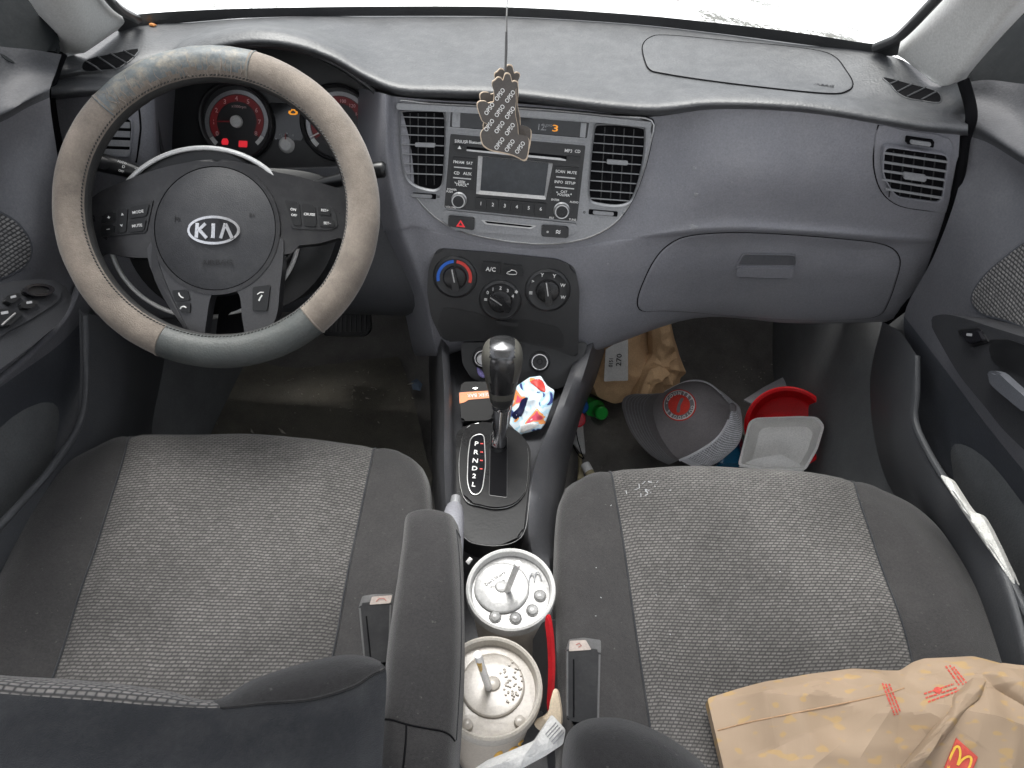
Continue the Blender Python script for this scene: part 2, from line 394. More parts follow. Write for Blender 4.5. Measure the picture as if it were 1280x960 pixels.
M['spoke'] = mat('spoke_plastic', (.018, .018, .020), .30, grain=.1, var=.1, dust=.05)
M['spokesilver'] = mat('grey_metal_spoke_paint', (.060, .060, .063), .30, metal=.4, var=.08)
# ================================================================== DASHBOARD
dash = thing('dashboard', 'grey moulded dashboard with vents, stereo, dials and closed glove box', 'dashboard', (0, 1.0, .35))
U0 = [(72,74,.90),(105,64,.94),(150,37,1.03),(190,31,1.06),(240,27,1.09),(300,23,1.12),(362,20,1.14),(415,19,1.15),(460,19,1.16),(510,19,1.165),(575,19,1.17),(640,20,1.17),(790,29,1.16),(900,41,1.12),(1000,54,1.07),(1115,70,1.0),(1165,100,.95),(1206,104,.90)]
U1 = [(66,95,.885),(105,85,.90),(160,72,.945),(205,60,.985),(245,44,1.02),(310,31,1.05),(375,35,1.05),(425,46,1.04),(468,58,1.03),(515,65,1.02),(575,68,1.03),(640,72,1.03),(790,84,1.01),(890,92,.99),(1000,103,.96),(1100,118,.92),(1158,130,.90),(1209,132,.885)]
U2 = [(64,108,.87),(105,104,.88),(165,102,.905),(200,84,.945),(232,60,.955),(300,43,.955),(362,46,.955),(415,63,.95),(460,88,.935),(500,103,.92),(570,106,.918),(640,109,.92),(800,127,.905),(890,121,.90),(1000,125,.88),(1100,140,.865),(1150,148,.86),(1210,154,.865)]
U4 = [(x, y + 12.5, Y - .012) for x, y, Y in U2]
U5 = [(x, y + 17, Y + .010) for x, y, Y in U2]
U6 = [(x, y + 18, Y + .06) for x, y, Y in U2]
U3 = [(x, y + 3.5, Y - .008) for x, y, Y in U2]
U2 = [(x, y - 8, Y + .018) for x, y, Y in U2]
def rowY(r): return [PY(*p) for p in r]
gU = loft([rowY(r) for r in (U0, U1, U2, U3, U4, U5, U6)], 5, 6)
bU = bvh_of(gU)
upper = grid_obj('dash_top_pad', gU, M['pad'], dash)

# centre plane of the fascia
A = PY(640, 133, .925); B = PY(640, 300, .875)
PC = Plane(A, V((1, 0, 0)).cross(A - B))
def pc(x, y): return PC.hit((x, y))
# driver's outer section
LA = [[(62,122,.895),(130,120,.89),(188,116,.905),(198,112,.965),(240,100,1.16)], [(70,200,.865),(135,200,.865),(192,200,.89),(203,200,.955),(240,200,1.16)], [(96,300,.855),(150,300,.855),(195,300,.86),(210,300,.90),(240,300,1.1)], [(118,392,.885),(160,395,.885),(200,393,.885),(215,392,.90),(240,392,1.0)], [(118,388,1.05),(160,390,1.05),(200,388,1.05),(215,388,1.05),(240,388,1.05)]]
gL = loft([rowY(r) for r in LA], 6, 6); bL = bvh_of(gL)
# knee panel under the column
KA = [[(195,206,.945),(330,212,.945),(482,206,.945)], [(205,300,.905),(340,300,.905),(500,300,.905)], [(212,386,.90),(350,386,.90),(548,392,.90)], [(212,380,1.08),(350,380,1.08),(548,386,1.08)]]
gK = loft([rowY(r) for r in KA], 6, 6)
# centre and passenger section
def Yv(t): return PY(*t)
R0 = [Yv((440,108,1.11)), Yv((476,116,.915)), Yv((497,121,.92)), pc(560,126), pc(640,129), pc(720,136), pc(812,146), Yv((900,134,.896)), Yv((1000,139,.876)), Yv((1100,154,.861)), Yv((1200,168,.861))]
R1 = [Yv((440,200,1.06)), Yv((476,200,.89)), Yv((500,200,.895)), pc(560,205), pc(640,210), pc(720,215), pc(806,220), Yv((900,215,.872)), Yv((1000,220,.862)), Yv((1100,228,.86)), Yv((1194,238,.865))]
R2 = [Yv((455,280,.99)), Yv((490,280,.88)), Yv((515,275,.876)), pc(565,285), pc(635,300), pc(705,300), pc(785,290), Yv((900,270,.872)), Yv((1000,275,.870)), Yv((1095,282,.868)), Yv((1180,290,.875))]
R3 = [Yv((500,370,.93)), Yv((525,370,.872)), Yv((537,360,.864)), PC.hit((580,365),-.008), PC.hit((630,375),-.008), PC.hit((690,375),-.008), Yv((768,360,.868)), Yv((890,345,.895)), Yv((990,345,.89)), Yv((1080,350,.89)), Yv((1152,365,.905))]
R2b = [Yv((458,288,.99)), Yv((493,289,.88)), Yv((518,284,.875)), pc(567,295), pc(636,309), pc(704,309), pc(783,298), Yv((895,287,.869)), Yv((1000,289.5,.866)), Yv((1097,297,.866)), Yv((1177,301,.877))]
R2c = [Yv((461,296,.985)), Yv((496,299,.88)), Yv((520,294,.874)), pc(569,304), pc(636,318), pc(703,318), pc(781,308), Yv((893,298,.886)), Yv((1000,300,.885)), Yv((1096,309,.884)), Yv((1174,312,.882))]
R4 = [Yv((520,445,.93)), Yv((546,445,.862)), Yv((556,445,.862)), PC.hit((590,447),-.04), PC.hit((630,450),-.04), PC.hit((690,450),-.04), Yv((738,440,.868)), Yv((868,398,.94)), Yv((985,404,.94)), Yv((1062,404,.935)), Yv((1104,402,.935))]
R5 = [p + V((0, .14, .005)) for p in R4]
gR = loft([R0, R1, R2, R2b, R2c, R3, R4, R5], 7, 6); bR = bvh_of(gR)
bm = bmesh.new()
for g in (gL, gR): grid_into(bm, g)
lower = finish('dash_lower_panel', bm, M['grey'], dash, ang=60, recalc=False)
M['knee'] = mat('dark_knee_plastic', (.055, .057, .063), .55, grain=.3, var=.1)
grid_obj('knee_panel', gK, M['knee'], dash)

# ---- windscreen corner grilles
for poly, bars in ([[(102.5,82.5),(110,75),(140,68),(173,61.5),(165,74),(155,81),(145,86),(120,88),(105,88.7)], [((108,78),(128,89)), ((122,72),(145,87)), ((138,68),(158,80)), ((155,65),(168,72))]],
                   [[(1103.7,97),(1135,105),(1167.5,113.7),(1176,121),(1173,128.7),(1150,126),(1132.5,122.5),(1120,115),(1112.5,106)], [((1122,102),(1112,106)), ((1140,106),(1121,116)), ((1156,111),(1133,122)), ((1170,116),(1151,126))]]):
    gr = patch('corner_grille', sm(poly, 3), bU, .0012, M['void'], dash, edge=.93)
    seam('grille_rim', sm(poly, 3), bU, .0012, M['pad'], gr)
    bm = bmesh.new()
    for a, c in bars:
        a, c = V(a), V(c); tube_into(bm, [cast(bU, a.lerp(c, k / 5), .0016)[0] for k in range(6)], .0011, 6)
    finish('grille_bar', bm, M['pad'], gr)
# ---- passenger airbag flap
ab = sm([(803,58),(812,48),(832,45),(900,51),(1000,61),(1040,70),(1058,90),(1066,106),(1058,115),(1035,118),(960,111),(880,101),(830,93),(812,88),(805,74)], 4)
abp = patch('airbag_flap', ab, bU, .0016, M['pad'], dash, rings=8, edge=.985)
seam('flap_gap', ab, bU, .0008, M['seam'], abp, h=.0012)
P = splane(bU, (1027, 108)); texts('airbag_lettering', [('AIRBAG', 1027, 108, 9, 10, 1.0, 1.0)], P, .0020, M['greyprint'], abp)

# ---- glove box
gb = sm([(797,374),(806,348),(818,325),(833,308),(856,296),(897,291),(950,291),(1014,295),(1060,299),(1094,303),(1116,311),(1125,326),(1120,350),(1110,378),(1098,394),(1062,399),(985,399),(900,393),(868,390),(830,388),(802,388)], 4)
gbx = patch('glove_box_door', gb, bR, .002, M['grey'], dash, rings=8, edge=.975)
seam('door_gap', gb, bR, .0011, M['seam'], gbx)
bG = bvh_obj(gbx); PH = splane(bG, (957, 333), 12); M['knee2'] = mat('handle_recess_shade', (.10, .102, .112), .5, var=.1)  # shade of the handle recess painted as a darker tone than the lid
hp = rq([(928,316.5),(996,318),(997,328),(988,349),(919,347),(918,336)], 5)
ring('handle', hp, shrink(hp, .95), PH, -.001, .0016, M['grey'], gbx)
slab('handle_recess', rq([(930,318),(994,320),(995,331),(922,330)], 4), PH, .0002, .0008, M['knee2'], gbx)
slab('handle_lip', rq([(921,331),(994,332),(988,347),(920,345)], 3), PH, .0005, .0045, M['grey'], gbx, bev=.002)

# ---- passenger side vent
vp = sm([(1098,157),(1130,162),(1186,172),(1189,200),(1188,240),(1184,265),(1160,263),(1125,257),(1105,243),(1095,222),(1092,195)], 3)
vpn = patch('side_vent', vp, bR, .0022, M['grey'], dash, edge=.96)
seam('panel_gap', spl([V(p) for p in ((1098,156),(1092,195),(1095,222),(1105,243),(1125,257),(1160,263),(1187,266))], 4), bR, .0012, M['seam'], vpn, closed=False)
PV = splane(bR, (1143, 215), 25).up(.004)
vo = rq([(1104,181),(1183,192),(1174,250.5),(1118,243),(1102,215)], 9)
slab('vent_recess', vo, PV, -.002, .0036, M['void'], vpn)
ring('vent_frame', [V(p) for p in shrink(vo, 1.05)], vo, PV, -.005, .0065, M['grey'], vpn)
def slat_set(lines, pl, h, w, t, matl, parent, name='slat'):
    for a, b in lines:
        a, b = V(a), V(b); d = (b - a).normalized(); nn = V((-d.y, d.x)) * w * .5
        slab(name, [a - nn, b - nn, b + nn, a + nn], pl, h, h + t, matl, parent, bev=.0004)
def z7(x, y): return (1080 + x / 5.333, 120 + y / 5.333)
slat_set([(z7(a, 372), z7(b, 372 + (b - a) * .15)) for a, b in ((190, 192), (258, 260))], PV, .0036, 1, .0005, M['black'], vpn, 'fin') if False else None
for x0 in (1115, 1128, 1141, 1154, 1167):
    slab('fin', [(x0, 186 + (x0-1110)*.12), (x0 + 1.6, 186 + (x0-1110)*.12), (x0 - 4.4, 248 + (x0-1150)*.1), (x0 - 6, 248 + (x0-1150)*.1)], PV, .0036, .0042, M['charcoal'], vpn)
slat_set([(z7(120,365), z7(548,427)), (z7(108,425), z7(540,489)), (z7(108,483), z7(530,547)), (z7(110,542), z7(520,607)), (z7(135,605), z7(508,665))], PV, .0045, 2.6, .0022, M['slat'], vpn)
slab('vent_tab', rrect(1140, 217, 28, 7.5, 2, 8), PV, .006, .0105, M['slat'], vpn, bev=.001)
slab('thumb_wheel_slot', rrect(1149.5, 177, 34, 8, 1.5, 8), PV, -.004, .0030, M['void'], vpn)
slab('thumb_wheel', rrect(1149, 177, 26, 5, 2, 8), PV, .003, .0052, M['slat'], vpn, bev=.001)

# ---- driver side vent
PLV = splane(bL, (146, 172), 18)
lvp = rq([(108,124),(172,123),(175,160),(170,200),(165,210),(106,208)], 4)
lv = patch('side_vent', lvp, bL, .0018, M['grey'], dash, edge=.96); seam('panel_gap', [(172,123),(175,145),(176,160),(174,180),(170,203)], bL, .0013, M['seam'], lv, closed=False)
lo_ = rq([(112,146),(165,148),(166,160),(163,194),(112,192)], 6)
slab('vent_recess', lo_, PLV, .001, .0028, M['void'], lv); ring('vent_frame', shrink(lo_, 1.06), lo_, PLV, .0005, .006, M['grey'], lv)
slat_set([((110, y), (164, y + 2)) for y in (154, 165.5, 177, 188.5)], PLV, .0028, 7.5, .0022, M['slat'], lv)
slab('vent_tab', rrect(127, 178, 16, 11, 2, 3), PLV, .005, .009, M['charcoal'], lv, bev=.001)

# ---- centre fascia
bez = sm([(497,126),(530,128),(560,130),(640,134),(720,140),(770,145),(814,150),(812,180),(803,215),(789,250),(768,278),(735,296),(690,304),(640,301),(590,292),(552,276),(524,250),(506,220),(498,185),(496,150)], 4)
BZ = .0060
fas = slab('centre_fascia', bez, PC, -.004, BZ, M['bezel'], dash, bev=.004, seg=3)
seam_pts = [PC.hit(p, .0008) for p in shrink(bez, 1.006)]
tube('fascia_highlight', [PC.hit(p, BZ - .0015) for p in shrink(bez, .996)], .0018, M['satin'], fas, 8, True)  # silver tube drawn in as the highlight along the fascia edge
tube('fascia_gap', seam_pts, .0016, M['seam'], fas, 6, True)
slab('fascia_band', rq([(498,127.5),(560,131),(640,135),(720,141),(813,151),(812,158),(720,149),(640,143),(560,138.5),(498,135.5)], 2), PC, BZ - .002, BZ + .009, M['bezel'], fas, bev=.0075)
def cvent(o, lines, fins, tab, wheel, dirs, ang):
    v = slab('centre_vent', o, PC, BZ - .001, BZ + .0004, M['void'], dash)
    ring('vent_frame', shrink(o, 1.045), o, PC, BZ - .001, BZ + .0065, M['bezel'], v, hin=BZ + .0045)
    for f in fins: slab('fin', f, PC, BZ + .0004, BZ + .0012, M['black'], v)
    slat_set(lines, PC, BZ + .0014, 1.25, .0022, M['slat'], v)
    slab('vent_tab', tab, PC, BZ + .003, BZ + .0078, M['slat'], v, bev=.001)
    slab('thumb_wheel_slot', rrect(wheel[0], wheel[1], 36, 6.5, 1.5, ang), PC, BZ - .0005, BZ + .0006, M['void'], v)
    slab('thumb_wheel', rrect(wheel[0], wheel[1], 26, 4.6, 2, ang), PC, BZ, BZ + .0032, M['slat'], v, bev=.001)
def ins(o, y0, sl, n):                      # horizontal chords of the outline o
    pass
def chords(o, ys, sl):
    res = []
    for y in ys:
        xs = []
        for i in range(len(o)):
            a, b = o[i - 1], o[i]
            fa = a[1] - (y + sl * a[0]); fb = b[1] - (y + sl * b[0])
            if (fa < 0) != (fb < 0):
                t = fa / (fa - fb); xs.append(a[0] + (b[0] - a[0]) * t)
        if len(xs) >= 2:
            a, b = min(xs) + .5, max(xs) - .5; res.append(((a, y + sl * a), (b, y + sl * b)))
    return res
o1 = sm([(502.5,143),(508,139),(530,138.5),(550,139),(556,144),(556.5,180),(554,222),(549,233),(538,234.5),(520,229),(510,219),(505,200),(502.6,170)], 4)
fn1 = [[(x, 141), (x + 1.2, 141), (x + 1.2, 230), (x, 230)] for x in (513, 523, 533, 543)]
cvent(o1, chords(o1, [146 - 20, 157 - 20, 168 - 20, 180 - 20, 192 - 20, 204 - 20, 216 - 20], .038), fn1, rrect(533, 179.5, 25, 5, 1.5, 2), (528, 243.4), 1, 4)
o2 = sm([(744,158),(750,155.5),(775,156),(800,159.5),(804,165),(803,190),(798,218),(790,243),(783,251),(768,254),(745,251),(737.5,246),(736.5,230),(739,195),(742,170)], 4)
fn2 = [[(x, 158 + (x-744)*.06), (x + 1.2, 158 + (x-744)*.06), (x - 4, 250), (x - 5.2, 250)] for x in (755, 767, 779, 791)]
cvent(o2, chords(o2, [163 - 50, 174 - 50, 185.5 - 50, 197 - 50, 209 - 50, 221 - 50, 233 - 50, 243 - 50], .072), fn2, rrect(770.5, 201, 26, 5.5, 1.5, 4), (753.5, 264.8), 1, 5)
texts('vent_symbol', [('=', 548.5, 245, 7, 10, .5), ('=', 779, 266, 7, 10, .7), ('o', 730, 263.5, 6, 10, .5)], PC, BZ + .0003, M['charcoal'], fas)

# clock / display strip
def z2(x, y): return (540 + x / 5.645, 130 + y / 5.645)
dsp = slab('clock_display', rq([z2(138,48), z2(1106,126), z2(1090,236), z2(130,156)], 1.2), PC, BZ, BZ + .0008, M['gloss'], dash)
ring('display_frame', rq([z2(130,40), z2(1114,119), z2(1098,244), z2(122,164)], 1.5), rq([z2(138,48), z2(1106,126), z2(1090,236), z2(130,156)], 1.5), PC, BZ, BZ + .004, M['bezel'], dsp)
for q_ in (rq([z2(150,50), z2(205,55), z2(202,160), z2(146,155)], 1), rq([z2(1048,128), z2(1088,130), z2(1078,232), z2(1040,228)], 1)): slab('display_post', q_, PC, BZ + .0008, BZ + .003, M['bezel'], dsp)
texts('clock_digits', [('3', 694, 160, 11, 10, .9, 1.7)], PC, BZ + .0010, M['amberlamp'], dsp)
texts('clock_caption', [('12:', 677, 158.5, 10, 10, .9, 1.0), ('AUDIO', 684, 156, 4, 10, .9)], PC, BZ + .0010, M['greyprint'] if False else M['slat'], dsp)

# stereo
RD = BZ + .0035
rad = slab('car_stereo', rq([z2(135,205), z2(1080,287), z2(1020,818), z2(92,722)], 2), PC, BZ - .001, RD, M['charcoal'], dash, bev=.0012)
ring('stereo_surround', rq([z2(126,196), z2(1090,278), z2(1028,830), z2(82,733)], 2), rq([z2(135,205), z2(1080,287), z2(1020,818), z2(92,722)], 2), PC, BZ - .001, BZ + .0018, M['bezel'], rad)
slab('disc_slot', rq([z2(250,292), z2(950,360), z2(948,384), z2(248,312)], 1), PC, RD, RD + .0004, M['void'], rad)
slab('slot_strip', rq([z2(250,311), z2(905,372), z2(945,384), z2(942,392), z2(248,322)], .6), PC, RD, RD + .0020, M['satin'], rad, bev=.0006)
slab('eject_button', rq([z2(160,278), z2(246,286), z2(244,322), z2(157,314)], 1), PC, RD, RD + .0022, M['black'], rad, bev=.0008)
slab('eject_button', rq([z2(950,354), z2(1040,362), z2(1036,398), z2(946,390)], 1), PC, RD, RD + .0022, M['black'], rad, bev=.0008)
so = rq([z2(330,355), z2(852,408), z2(802,662), z2(316,622)], 1.5); si = rq([z2(361,361), z2(822,407), z2(793,638), z2(344,600)], 1.0)
ring('screen_frame', so, si, PC, RD - .001, RD + .003, M['satin'], rad, hin=RD + .0006)
slab('screen', si, PC, RD - .001, RD + .0006, M['screen'], rad)
def btn_block(q, strips, lets):
    slab('button_panel', rq([z2(*p) for p in q], 1.5), PC, RD, RD + .0018, M['black'], rad, bev=.0008)
    for s in strips: slab('silver_strip', [z2(*p) for p in s], PC, RD + .0018, RD + .0026, M['satin'], rad, bev=.0003)
btn_block([(150,363),(315,376),(300,597),(132,577)], [[(162,430),(286,441),(285,449),(161,438)], [(155,504),(280,515),(279,523),(154,512)]], 0)
btn_block([(865,428),(1036,440),(1018,662),(834,645)], [[(876,498),(1008,510),(1007,518),(875,506)], [(868,570),(1000,583),(999,591),(867,578)]], 0)
sx, sy = 10, .95
def T(s, x, y, size, xs=1.0): p = z2(x, y); return (s, p[0], p[1], size, sx, sy, xs)
texts('stereo_lettering', [T('SIRIUS', 205,257, 5.2), T('& Bluetooth', 300,262, 5.0, .8), T('MP3', 960,322, 5.5), T('CD', 1024,326, 5), T('FM/AM  SAT', 224,404, 4.6), T('CD', 180,477, 5), T('AUX', 254,482, 5),
    T('SEEK', 215,540, 4.4), T('TRACK', 212,560, 4.4), T('\u02c5', 170,548, 5), T('\u02c4', 258,556, 5), T('SCAN  MUTE', 944,470, 4.6), T('INFO  SETUP', 935,543, 4.6), T('CAT', 928,608, 4.2), T('FOLDER', 926,630, 4.2), T('\u02c5', 880,616, 5), T('\u02c4', 978,628, 5),
    T('POWER', 146,592, 3.4), T('PUSH', 130,607, 3.2), T('VOLUME', 140,716, 3.4), T('ENTER', 868,664, 3.4), T('AUDIO', 1000,680, 3.4), T('TUNE', 988,803, 3.6), T('FILE', 842,790, 3.4), T('\u25b2', 200,299, 5)], PC, RD + .0021, M['white'], rad)
for i in range(6):
    a, b = V(z2(308,647)).lerp(V(z2(810,690)), i / 6), V(z2(308,647)).lerp(V(z2(810,690)), (i + .97) / 6)
    c, d = V(z2(305,727)).lerp(V(z2(805,776)), (i + .97) / 6), V(z2(305,727)).lerp(V(z2(805,776)), i / 6)
    slab('preset_button', rq([a, b, c, d], .6), PC, RD, RD + .0026, M['black'], rad, bev=.0006)
texts('preset_digits', [T(str(i + 1), 349 + i * 83.5, 690 + i * 7.6, 6.0) for i in range(6)], PC, RD + .0028, M['white'], rad)
def knob(px, py, r, pl, h, hh, name, par, ringm, facem):
    o = pl.hit((px, py), h); s = r * pl.scale((px, py))
    bm = bmesh.new()
    lathe_into(bm, [(s * 1.12, -.001), (s * 1.12, .001), (s, .0018), (s * .97, hh * .8), (s * .94, hh), (s * .80, hh)], o, pl.n, 36, 0)
    lathe_into(bm, [(s * .80, hh), (s * .78, hh * .93), (0, hh * .95)], o, pl.n, 36, 1)
    return finish(name, bm, [ringm, facem], par, ang=30)
knob(574.6, 248, 8.6, PC, RD, .011, 'knob', rad, M['satin'], M['lens']); knob(701.7, 260.8, 9, PC, RD, .011, 'knob', rad, M['satin'], M['lens'])
# strip under the stereo with hazard and heated glass buttons
slab('fascia_shelf', rq([z2(92,738), z2(1022,836), z2(1016,895), z2(900,930), z2(500,905), z2(160,880), z2(70,800)], 2), PC, BZ, BZ + .003, M['bezel'], fas, bev=.0025)
hz = slab('hazard_button', rq([z2(122,772), z2(308,790), z2(302,876), z2(120,846)], 2.5), PC, BZ + .002, BZ + .0075, M['charcoal'], dash, bev=.002)
hc = z2(208, 827)
ring('warning_triangle', [(hc[0], hc[1] - 4.4), (hc[0] + 5.6, hc[1] + 4.6), (hc[0] - 5.6, hc[1] + 3.6)], [(hc[0], hc[1] - 1.8), (hc[0] + 2.6, hc[1] + 2.8), (hc[0] - 2.6, hc[1] + 2.4)], PC, BZ + .0070, BZ + .0079, M['redlamp'], hz)
df = slab('heated_glass_button', rq([z2(772,838), z2(962,852), z2(960,930), z2(770,918)], 3), PC, BZ + .002, BZ + .0075, M['charcoal'], dash, bev=.002)
texts('heater_symbol', [('\u2248', z2(888,884)[0], z2(888,884)[1], 11, 10, .7), ('o', z2(815,883)[0], z2(815,883)[1], 5, 10, .7)], PC, BZ + .0077, M['white'], df)
slot_o = rq([z2(350,806), z2(740,846), z2(700,868), z2(380,836)], 1.2); slot_i = rq([z2(372,812), z2(716,848), z2(690,858), z2(392,828)], .8)
cs = ring('card_slot', slot_o, slot_i, PC, BZ + .002, BZ + .005, M['satin'], dash); slab('slot_gap', slot_i, PC, BZ + .002, BZ + .0034, M['void'], cs)

# ---- climate controls
def z3(x, y): return (520 + x / 5.645, 290 + y / 5.645)
CZ = .004
cl = slab('climate_panel', rq([z3(150,112), z3(560,143), z3(1000,188), z3(1120,245), z3(1152,400), z3(1143,890), z3(1000,828), z3(760,772), z3(480,758), z3(195,770), z3(110,600), z3(80,420), z3(92,240)], 8), PC, -.006, CZ, M['charcoal'], dash, bev=.004, seg=3)
slab('cubby_recess', rq([z3(190,520), z3(420,560), z3(560,610), z3(780,610), z3(1000,660), z3(1045,720), z3(1040,815), z3(760,765), z3(480,752), z3(215,760), z3(150,650)], 6), PC, CZ, CZ + .0006, M['black'], cl)
slab('cubby_latch', rq([z3(568,612), z3(722,632), z3(718,654), z3(572,640)], 1), PC, CZ, CZ + .004, M['charcoal'], cl, bev=.001)
for (cx, cy, ro) in ((569.2,345,27.5), (625.4,374,26.5), (684.5,361.5,28.5)):
    o = PC.hit((cx, cy), CZ); s = PC.scale((cx, cy))
    lathe('dial_surround', [(ro * s, -.002), (ro * s, .0005), (ro * s * .96, .003), (ro * s * .86, .0042), (ro * s * .80, .0036), (ro * s * .60, .0034), (0, .0034)], o, PC.n, M['charcoal'], cl, 48)
    k = lathe('dial_knob', [(15.2 * s, .003), (14.6 * s, .006), (13.6 * s, .0085), (12.4 * s, .0090), (0, .0090)], o, PC.n, M['lens'], cl, 40)
def arc(cx, cy, r0, r1, a0, a1, n=16):
    o = [(cx + r1 * math.cos(math.radians(a0 + (a1 - a0) * k / n)), cy - r1 * math.sin(math.radians(a0 + (a1 - a0) * k / n))) for k in range(n + 1)]
    return o + [(cx + r0 * math.cos(math.radians(a0 + (a1 - a0) * k / n)), cy - r0 * math.sin(math.radians(a0 + (a1 - a0) * k / n))) for k in range(n, -1, -1)]
slab('cold_band', arc(568.5, 345, 18.3, 22, 192, 92), PC, CZ + .003, CZ + .0043, M['blue'], cl)
slab('hot_band', arc(568.5, 345, 18.3, 22, 82, -18), PC, CZ + .003, CZ + .0043, M['red'], cl)
def pointer(cx, cy, ang, L1, L2, w):
    d = V((math.cos(math.radians(ang)), -math.sin(math.radians(ang)))); n = V((d.y, -d.x)); c = V((cx, cy))
    bm = bmesh.new()
    slab_into(bm, rq([c + d * L1 - n * w * .6, c + d * L1 + n * w * .6, c - d * L2 + n * w, c - d * L2 - n * w], 2), PC, CZ + .008, CZ + .0165, .0012, 2, 0)
    slab_into(bm, [c + d * L1 * .95 - n * .7, c + d * L1 * .95 + n * .7, c - d * L2 * .2 + n * .7, c - d * L2 * .2 - n * .7], PC, CZ + .0165, CZ + .0169, 0, 1, 1)
    return finish('pointer', bm, [M['lens'], M['satin']], cl, ang=35)
pointer(569.2, 345, 101, 14.5, 13.5, 4.6); pointer(625.4, 374, 146, 15, 15.5, 4.6); pointer(684.5, 361.5, 98, 14.5, 15, 4.6)
slab('air_con_button', rq([z3(470,198), z3(600,210), z3(596,288), z3(458,270)], 1.5), PC, CZ, CZ + .003, M['black'], cl, bev=.0012)
slab('recirculation_button', rq([z3(620,215), z3(755,232), z3(757,305), z3(612,288)], 1.5), PC, CZ, CZ + .003, M['black'], cl, bev=.0012)
def T3(s, x, y, size, xs=1.0): p = z3(x, y); return (s, p[0], p[1], size, 10, .9, xs)
texts('climate_lettering', [T3('A/C', 530, 252, 7.5), T3('0', 508,415, 6), T3('1', 545,392, 6), T3('2', 598,383, 6), T3('3', 648,402, 6), T3('4', 684,440, 6), T3('*', 708,420, 10), T3('\u2261', 494,464, 7), T3('\u2261', 810,418, 8),
    T3('ジ' if False else '>', 825,336, 6), T3('Y', 890,292, 6.5), T3('Y', 975,300, 6.5), T3('W', 1034,364, 6), T3('W', 1036,448, 6)], PC, CZ + .0046, M['white'], cl)
# car outline on the recirculation button
bm = bmesh.new(); tube_into(bm, [PC.hit(z3(*p), CZ + .0032) for p in ((640,282),(648,272),(662,268),(675,258),(700,262),(712,276),(708,288),(690,290),(660,288))], .00045, 6, True, True)
finish('car_symbol', bm, M['white'], cl)

# ---- sockets under the panel
PS = Plane(PC.hit((640, 448), -.006), PC.n + V((0, 0, .35)))
sp = slab('socket_panel', rq([(576,428),(735,428),(722,470),(700,486),(640,484),(590,474),(578,455)], 6), PS, -.004, .0015, M['charcoal'], dash, bev=.001)
for cx, cy in ((603.5, 447.5), (674.5, 452)):
    s = PS.scale((cx, cy)); o = PS.hit((cx, cy), .0015)
    so_ = lathe('power_socket', [(13.5 * s, -.001), (13 * s, .003), (11 * s, .004), (10.2 * s, .003)], o, PS.n, M['black'], dash, 36)
    lathe('socket_ring', [(10.6 * s, .0028), (10.2 * s, .0046), (8.9 * s, .0046), (8.6 * s, .002), (8.4 * s, -.003)], o, PS.n, M['chrome'], so_, 36)
    lathe('socket_well', [(8.6 * s, -.0005), (4 * s, -.0006), (3.2 * s, .0008), (0, .0008)], o, PS.n, M['gloss'], so_, 30)
    if cx < 620: lathe('lighter_plug', [(6.5 * s, 0), (6.8 * s, .014), (6.2 * s, .018), (0, .0185)], o, PS.n, M['satin'], so_, 30)

# ---- instrument cluster
PGa = PY(300, 150, 1.04); PG = Plane(PGa, V((0, -math.cos(math.radians(24)), math.sin(math.radians(24)))))
opn = sm([(192,122),(203,96),(222,74),(255,60),(300,54),(362,57),(412,75),(448,98),(474,122),(480,160),(478,192),(470,205),(420,210),(330,212),(230,206),(206,196),(197,160)], 4)
fr = [PY(p[0], p[1], .95) for p in opn]
bk = [PG.hit(q) for q in [(335 + (p[0] - 335) * .965, 140 + (p[1] - 140) * (.93 if p[1] < 140 else .97)) for p in opn]]
bm = bmesh.new()
rows_ = [[bm.verts.new(a.lerp(b, t)) for a, b in zip(fr, bk)] for t in (0, .3, .7, 1)]
for a, b in zip(rows_, rows_[1:]):
    for i in range(len(a)): bm.faces.new((a[i], a[(i + 1) % len(a)], b[(i + 1) % len(a)], b[i]))
bm.faces.new(rows_[-1])
ic = finish('instrument_cluster', bm, M['charcoal'], dash, ang=35)
tube('cluster_rim', [p + V((0, -.001, 0)) for p in fr], .0035, M['pad'], ic, 8, True)
def gauge(cx, cy, r, name, red, txt):
    s = PG.scale((cx, cy)); o = PG.hit((cx, cy))
    g = lathe(name, [(r * 1.12 * s, 0), (r * 1.12 * s, .011), (r * 1.07 * s, .013), (r * 1.02 * s, .011), (r * 1.0 * s, .003), (0, .003)], o, PG.n, M['dial'], dash if False else ic, 56)
    return g
gt = gauge(297, 152, 41, 'tachometer', 0, 0); gs = gauge(423, 154, 41, 'speedometer', 0, 0)
for cx, cy, g in ((297, 152, gt), (423, 154, gs)):
    slab('scale_ring', arc(cx, cy, 34.5, 39.5, 228, -48, 36), PG, .003, .0042, M['dialsilver'], g)
    slab('lit_band', arc(cx, cy, 25, 33.5, 215, -35, 36), PG, .003, .0036, M['dialred'], g)
    slab('lit_end', arc(cx, cy, 34.5, 39.8, 228, 212, 6), PG, .0042, .0046, M['white'], g)
    slab('lit_end', arc(cx, cy, 34.5, 39.8, -30, -48, 6), PG, .0042, .0046, M['white'], g)
    lathe('needle_hub', [(7.5 * PG.scale((cx, cy)), .003), (7 * PG.scale((cx, cy)), .008), (5 * PG.scale((cx, cy)), .0095), (0, .0095)], PG.hit((cx, cy)), PG.n, M['white'], g, 28)
def on(cx, cy, r, a): return (cx + r * math.cos(math.radians(a)), cy - r * math.sin(math.radians(a)))
M['dialtext'] = mat('pale_pink_dial_print', (.6, .42, .42), .6, var=.05)
